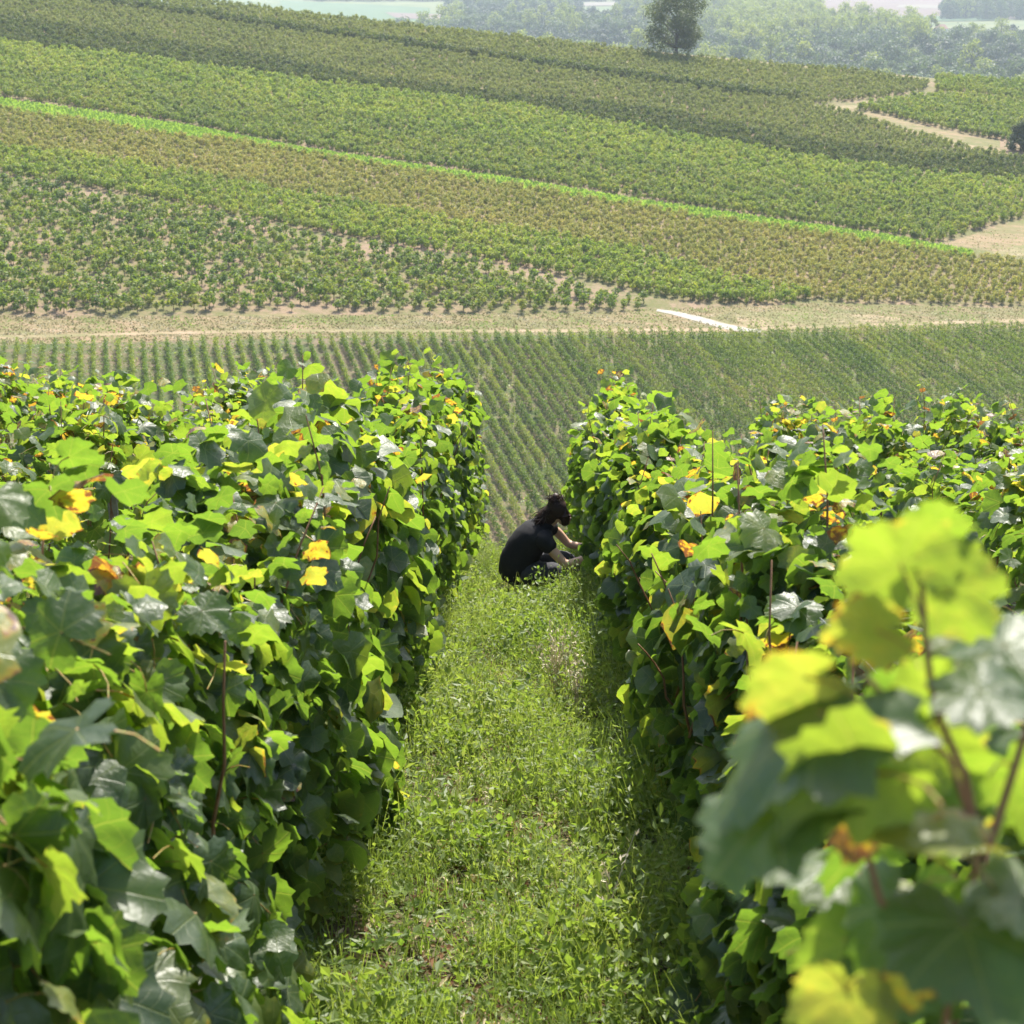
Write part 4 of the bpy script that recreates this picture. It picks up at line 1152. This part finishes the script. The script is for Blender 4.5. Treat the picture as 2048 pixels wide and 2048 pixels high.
# ------------------------------------------------------------------ trees
def tree_meshes(seed, H, W_, trunk_h, nclump, nq, qs, mat, lean=0, gap=.0, base=.25, bark=M_TREEBARK, shape=1.0, prof=None):
    """trunk + limbs, crown of leaf clumps grouped round the limb ends"""
    g = np.random.default_rng(seed)
    tb = MB(); cr = MB()
    top = np.array([lean * H, 0, H * .86])
    spine = [np.array([0, 0, -.4]), np.array([lean * H * .1, 0, trunk_h]), np.array([lean * H * .5, 0, H * .55]), top]
    tb.tube(spine, [H * .028, H * .022, H * .012, H * .004], 6)
    for k in range(nclump):
        t = (k + .5) / nclump
        a = k * 2.4 + g.uniform(-.4, .4)
        zc = trunk_h * .9 + (H * .93 - trunk_h * .9) * t
        pf = prof(t) if prof else max(.15, math.sin(min(1, (t * .72 + base * .8)) * math.pi))**.6
        rad = W_ * pf * g.uniform(.35, .85)**shape
        c = np.array([math.cos(a) * rad + lean * zc, math.sin(a) * rad, zc])
        z0 = max(trunk_h * .8, zc - rad * .8 - H * .05)
        p0 = np.array([lean * z0, 0, z0])
        tb.tube([p0, p0 * .5 + c * .5 + [0, 0, -H * .02], c], [H * .009, H * .006, H * .002], 4)
        cs = W_ * g.uniform(.20, .40)
        n = int(nq * g.uniform(.7, 1.3))
        d = norm(g.normal(0, 1, (n, 3))); rr = g.uniform(0.15, 1, n)**.5
        pos = c + d * rr[:, None] * cs * np.array([1, 1, .78]) + g.normal(0, cs * .1, (n, 3))
        nn = d + np.array([0, 0, .5]) + g.normal(0, .45, (n, 3))
        quads_at(cr, pos, nn, g.normal(0, 1, (n, 3)), qs * g.uniform(.6, 1.2, n), qs * g.uniform(.7, 1.5, n), np.clip(g.normal(.5, .2) + g.normal(0, .18, n), 0, 1), 0, .3)
    return cr.mesh('crown', [mat]), tb.mesh('trunk', [bark], True)


def put_tree(name, meshes, loc, label, cat, group=None, s=1., sz=1., rz=0.):
    e = empty(name, loc); tag(e, label, cat, group)
    e.scale = (s, s, s * sz); e.rotation_euler = (0, 0, rz)
    c = obj('crown', meshes[0], e); t = obj('trunk', meshes[1], e)
    return e, c, t


p = on_hill(1352, 116)
put_tree('tree', tree_meshes(12, 15.2, 8.4, 2.8, 28, 380, .19, M_TREE, -.015, shape=1.15, prof=lambda t: [.42, .8, 1.0, 1.0, .92, .78, .5][min(6, int(t * 7))]), tuple(p), 'lone dark leafy tree standing on the vineyard ridge', 'tree', rz=.6)
p = on_hill(2040, 302)
put_tree('shrub', tree_meshes(9, 5.4, 3.2, .4, 22, 240, .15, M_TREE, 0, base=.35), tuple(p), 'dark rounded shrub at the end of the small upper vineyard', 'shrub')

# far wood on the plain
KINDS = [('wood_tree', M_WOODA, 'hazy mid green broadleaf tree in the wood beyond the ridge', 20, 10.0, .36, .7),
         ('poplar_tree', M_WOODB, 'pale yellow-green poplar rising from the hazy wood', 27, 8.2, .34, .75),
         ('dark_tree', M_WOODC, 'dark blue-green tree in the hazy wood beyond the ridge', 17, 9.0, .36, .7)]
PROTO = []
for k, (nm, mt, lab, H, Wd, bs, sh) in enumerate(KINDS):
    PROTO.append([tree_meshes(200 + k * 10 + v, H, Wd, H * .09, 22, 60, .62 if k != 1 else .52, mt, base=bs, shape=sh) for v in range(3)])


def wood():
    g = np.random.default_rng(91)
    P = []
    for Y in np.arange(690, 2350, 11.):
        st = 11.5 + (Y - 700) * .004
        for X in np.arange(-.14 * Y, .40 * Y, st):
            P.append((X + g.normal(0, 2.5), Y + g.normal(0, 3.)))
    P = np.array(P); P = np.concatenate([P, np.full((len(P), 1), PLAIN)], 1)
    px, py, d = project(P)
    keep = (px > 780) & (px < 2140)
    tpy = project(P + np.array([0, 0, 19.]))[1]
    lim = np.interp(px, [780, 830, 900, 1240, 1300, 1600, 1650, 1760, 1830, 2048], [52, 26, -30, -14, -6, 8, 22, 42, 50, 52])
    keep &= tpy > lim
    keep &= ~((px < 900) & (tpy < 44)) & ~((px > 1150) & (px < 1245) & (tpy < 14))
    keep &= py < np.interp(px, [780, 1345, 2048], [60, 118, 170]) + 95
    # woods showing beyond the fields
    k2 = (py > -30) & (((px > 620) & (px < 1250) & (py < 3)) | ((px > 1890) & (py > 14) & (py < 40) & (py > 60 - .02 * px)) | ((px > 1240) & (px < 1640) & (py < -2)))
    keep |= k2
    keep &= g.uniform(0, 1, len(P)) < .8
    P, px, py, d = P[keep], px[keep], py[keep], d[keep]
    nz = np.sin(P[:, 0] * .021 + 1.3) + np.sin(P[:, 1] * .017 + P[:, 0] * .011)
    bright = (px > 1440) & (px < 1860) & (py > 40) & (py < 125)
    kind = np.where(bright & (g.uniform(0, 1, len(P)) < .75), 1, np.where(nz > .7, 2, np.where(g.uniform(0, 1, len(P)) < .12, 1, np.where(g.uniform(0, 1, len(P)) < .3, 2, 0))))
    order = np.argsort(d)
    proto_o = {0: [], 1: [], 2: []}
    cnt = 0; used = np.zeros(len(P), bool)
    for i in order:
        # only those whose crown rises above the ridge line
        top = project(P[i] + [0, 0, 22])[1]
        if px[i] > 2048 or top > np.interp(px[i], [780, 1345, 2048], [52, 116, 168]) - 6: continue
        k = int(kind[i]); nm, mt, lab = KINDS[k][:3]
        e, c, t = put_tree(nm, PROTO[k][int(g.integers(0, 3))], tuple(P[i]), lab, 'tree', {0: 'mid green trees of the far wood', 1: 'poplars of the far wood', 2: 'dark trees of the far wood'}[k], g.uniform(.75, 1.25), g.uniform(.85, 1.15), g.uniform(0, 6.28))
        if len(proto_o[k]) < 3: proto_o[k].append([c, t])
        used[i] = True; cnt += 1
        if cnt >= 290: break
    for k, nm, lab in ((0, 'woods', 'hazy mass of green treetops in the wood further off'), (1, 'woods', 'hazy mass of pale poplar tops in the wood further off'), (2, 'woods', 'hazy mass of dark treetops in the wood further off')):
        s = (kind == k) & ~used
        if s.any() and proto_o[k]:
            gn_scatter(nm, P[s], proto_o[k], None, .75, 1.25, lab, 'wood', g)


wood()


def houses():
    WL = plain('house_plaster', (.72, .70, .66), (.78, .76, .72), .5, .9)
    RF = plain('house_roof', (.30, .16, .12), (.36, .20, .15), .5, .9)
    GL = plain('house_window', (.03, .035, .045), (.05, .055, .065), 1., .2)
    for px, py, w, dpt, h, lab in ((1424, 3, 13, 9, 5, 'white house with hipped roof showing beside the lone tree top'), (1452, 1, 20, 9, 4.5, 'long low pale house behind the wood'), (1500, 4, 9, 8, 4.5, 'small pale house at the edge of the far wood'), (1880, 91, 9, 8, 5, 'house with pinkish roof half hidden among the wood trees')):
        p = on_plain(px, py)
        root = empty('house', tuple(p)); tag(root, lab, 'house')
        if py > 50: p[2] += 0; root.location.z += 8
        mb = MB(); mb.box((-w / 2, -dpt / 2, -9), (w / 2, dpt / 2, h)); obj('wall', mb.mesh('wall', [WL]), root)
        mb = MB(); e = .5
        v = [(-w / 2 - e, -dpt / 2 - e, h), (w / 2 + e, -dpt / 2 - e, h), (w / 2 + e, dpt / 2 + e, h), (-w / 2 - e, dpt / 2 + e, h), (-w / 2 + 2, 0, h + 3.2), (w / 2 - 2, 0, h + 3.2)]
        mb.add(v, tris=[(1, 2, 5), (3, 0, 4)], quads=[(0, 1, 5, 4), (2, 3, 4, 5), (3, 2, 1, 0)]); obj('roof', mb.mesh('roof', [RF]), root)
        for k in range(3):
            x = (k - 1) * w * .3; mb = MB(); mb.box((x - .5, -dpt / 2 - .06, 1.2), (x + .5, -dpt / 2 + .05, 2.7)); obj('window', mb.mesh('window', [GL]), root)


houses()

# ------------------------------------------------------------------ haze
def haze():
    m, nt, out = new_mat('haze')
    v = N(nt, 'ShaderNodeVolumePrincipled', {'Color': (.80, .90, 1, 1), 'Density': .00019, 'Anisotropy': .0})
    nt.links.new(v.outputs[0], out.inputs['Volume'])
    mb = MB(); mb.box((-4700, -70, -100), (4700, 5100, 20))
    o = obj('haze', mb.mesh('haze', [m]))
    tag(o, 'thin bluish summer haze filling the valley air', 'haze', kind='stuff')


haze()
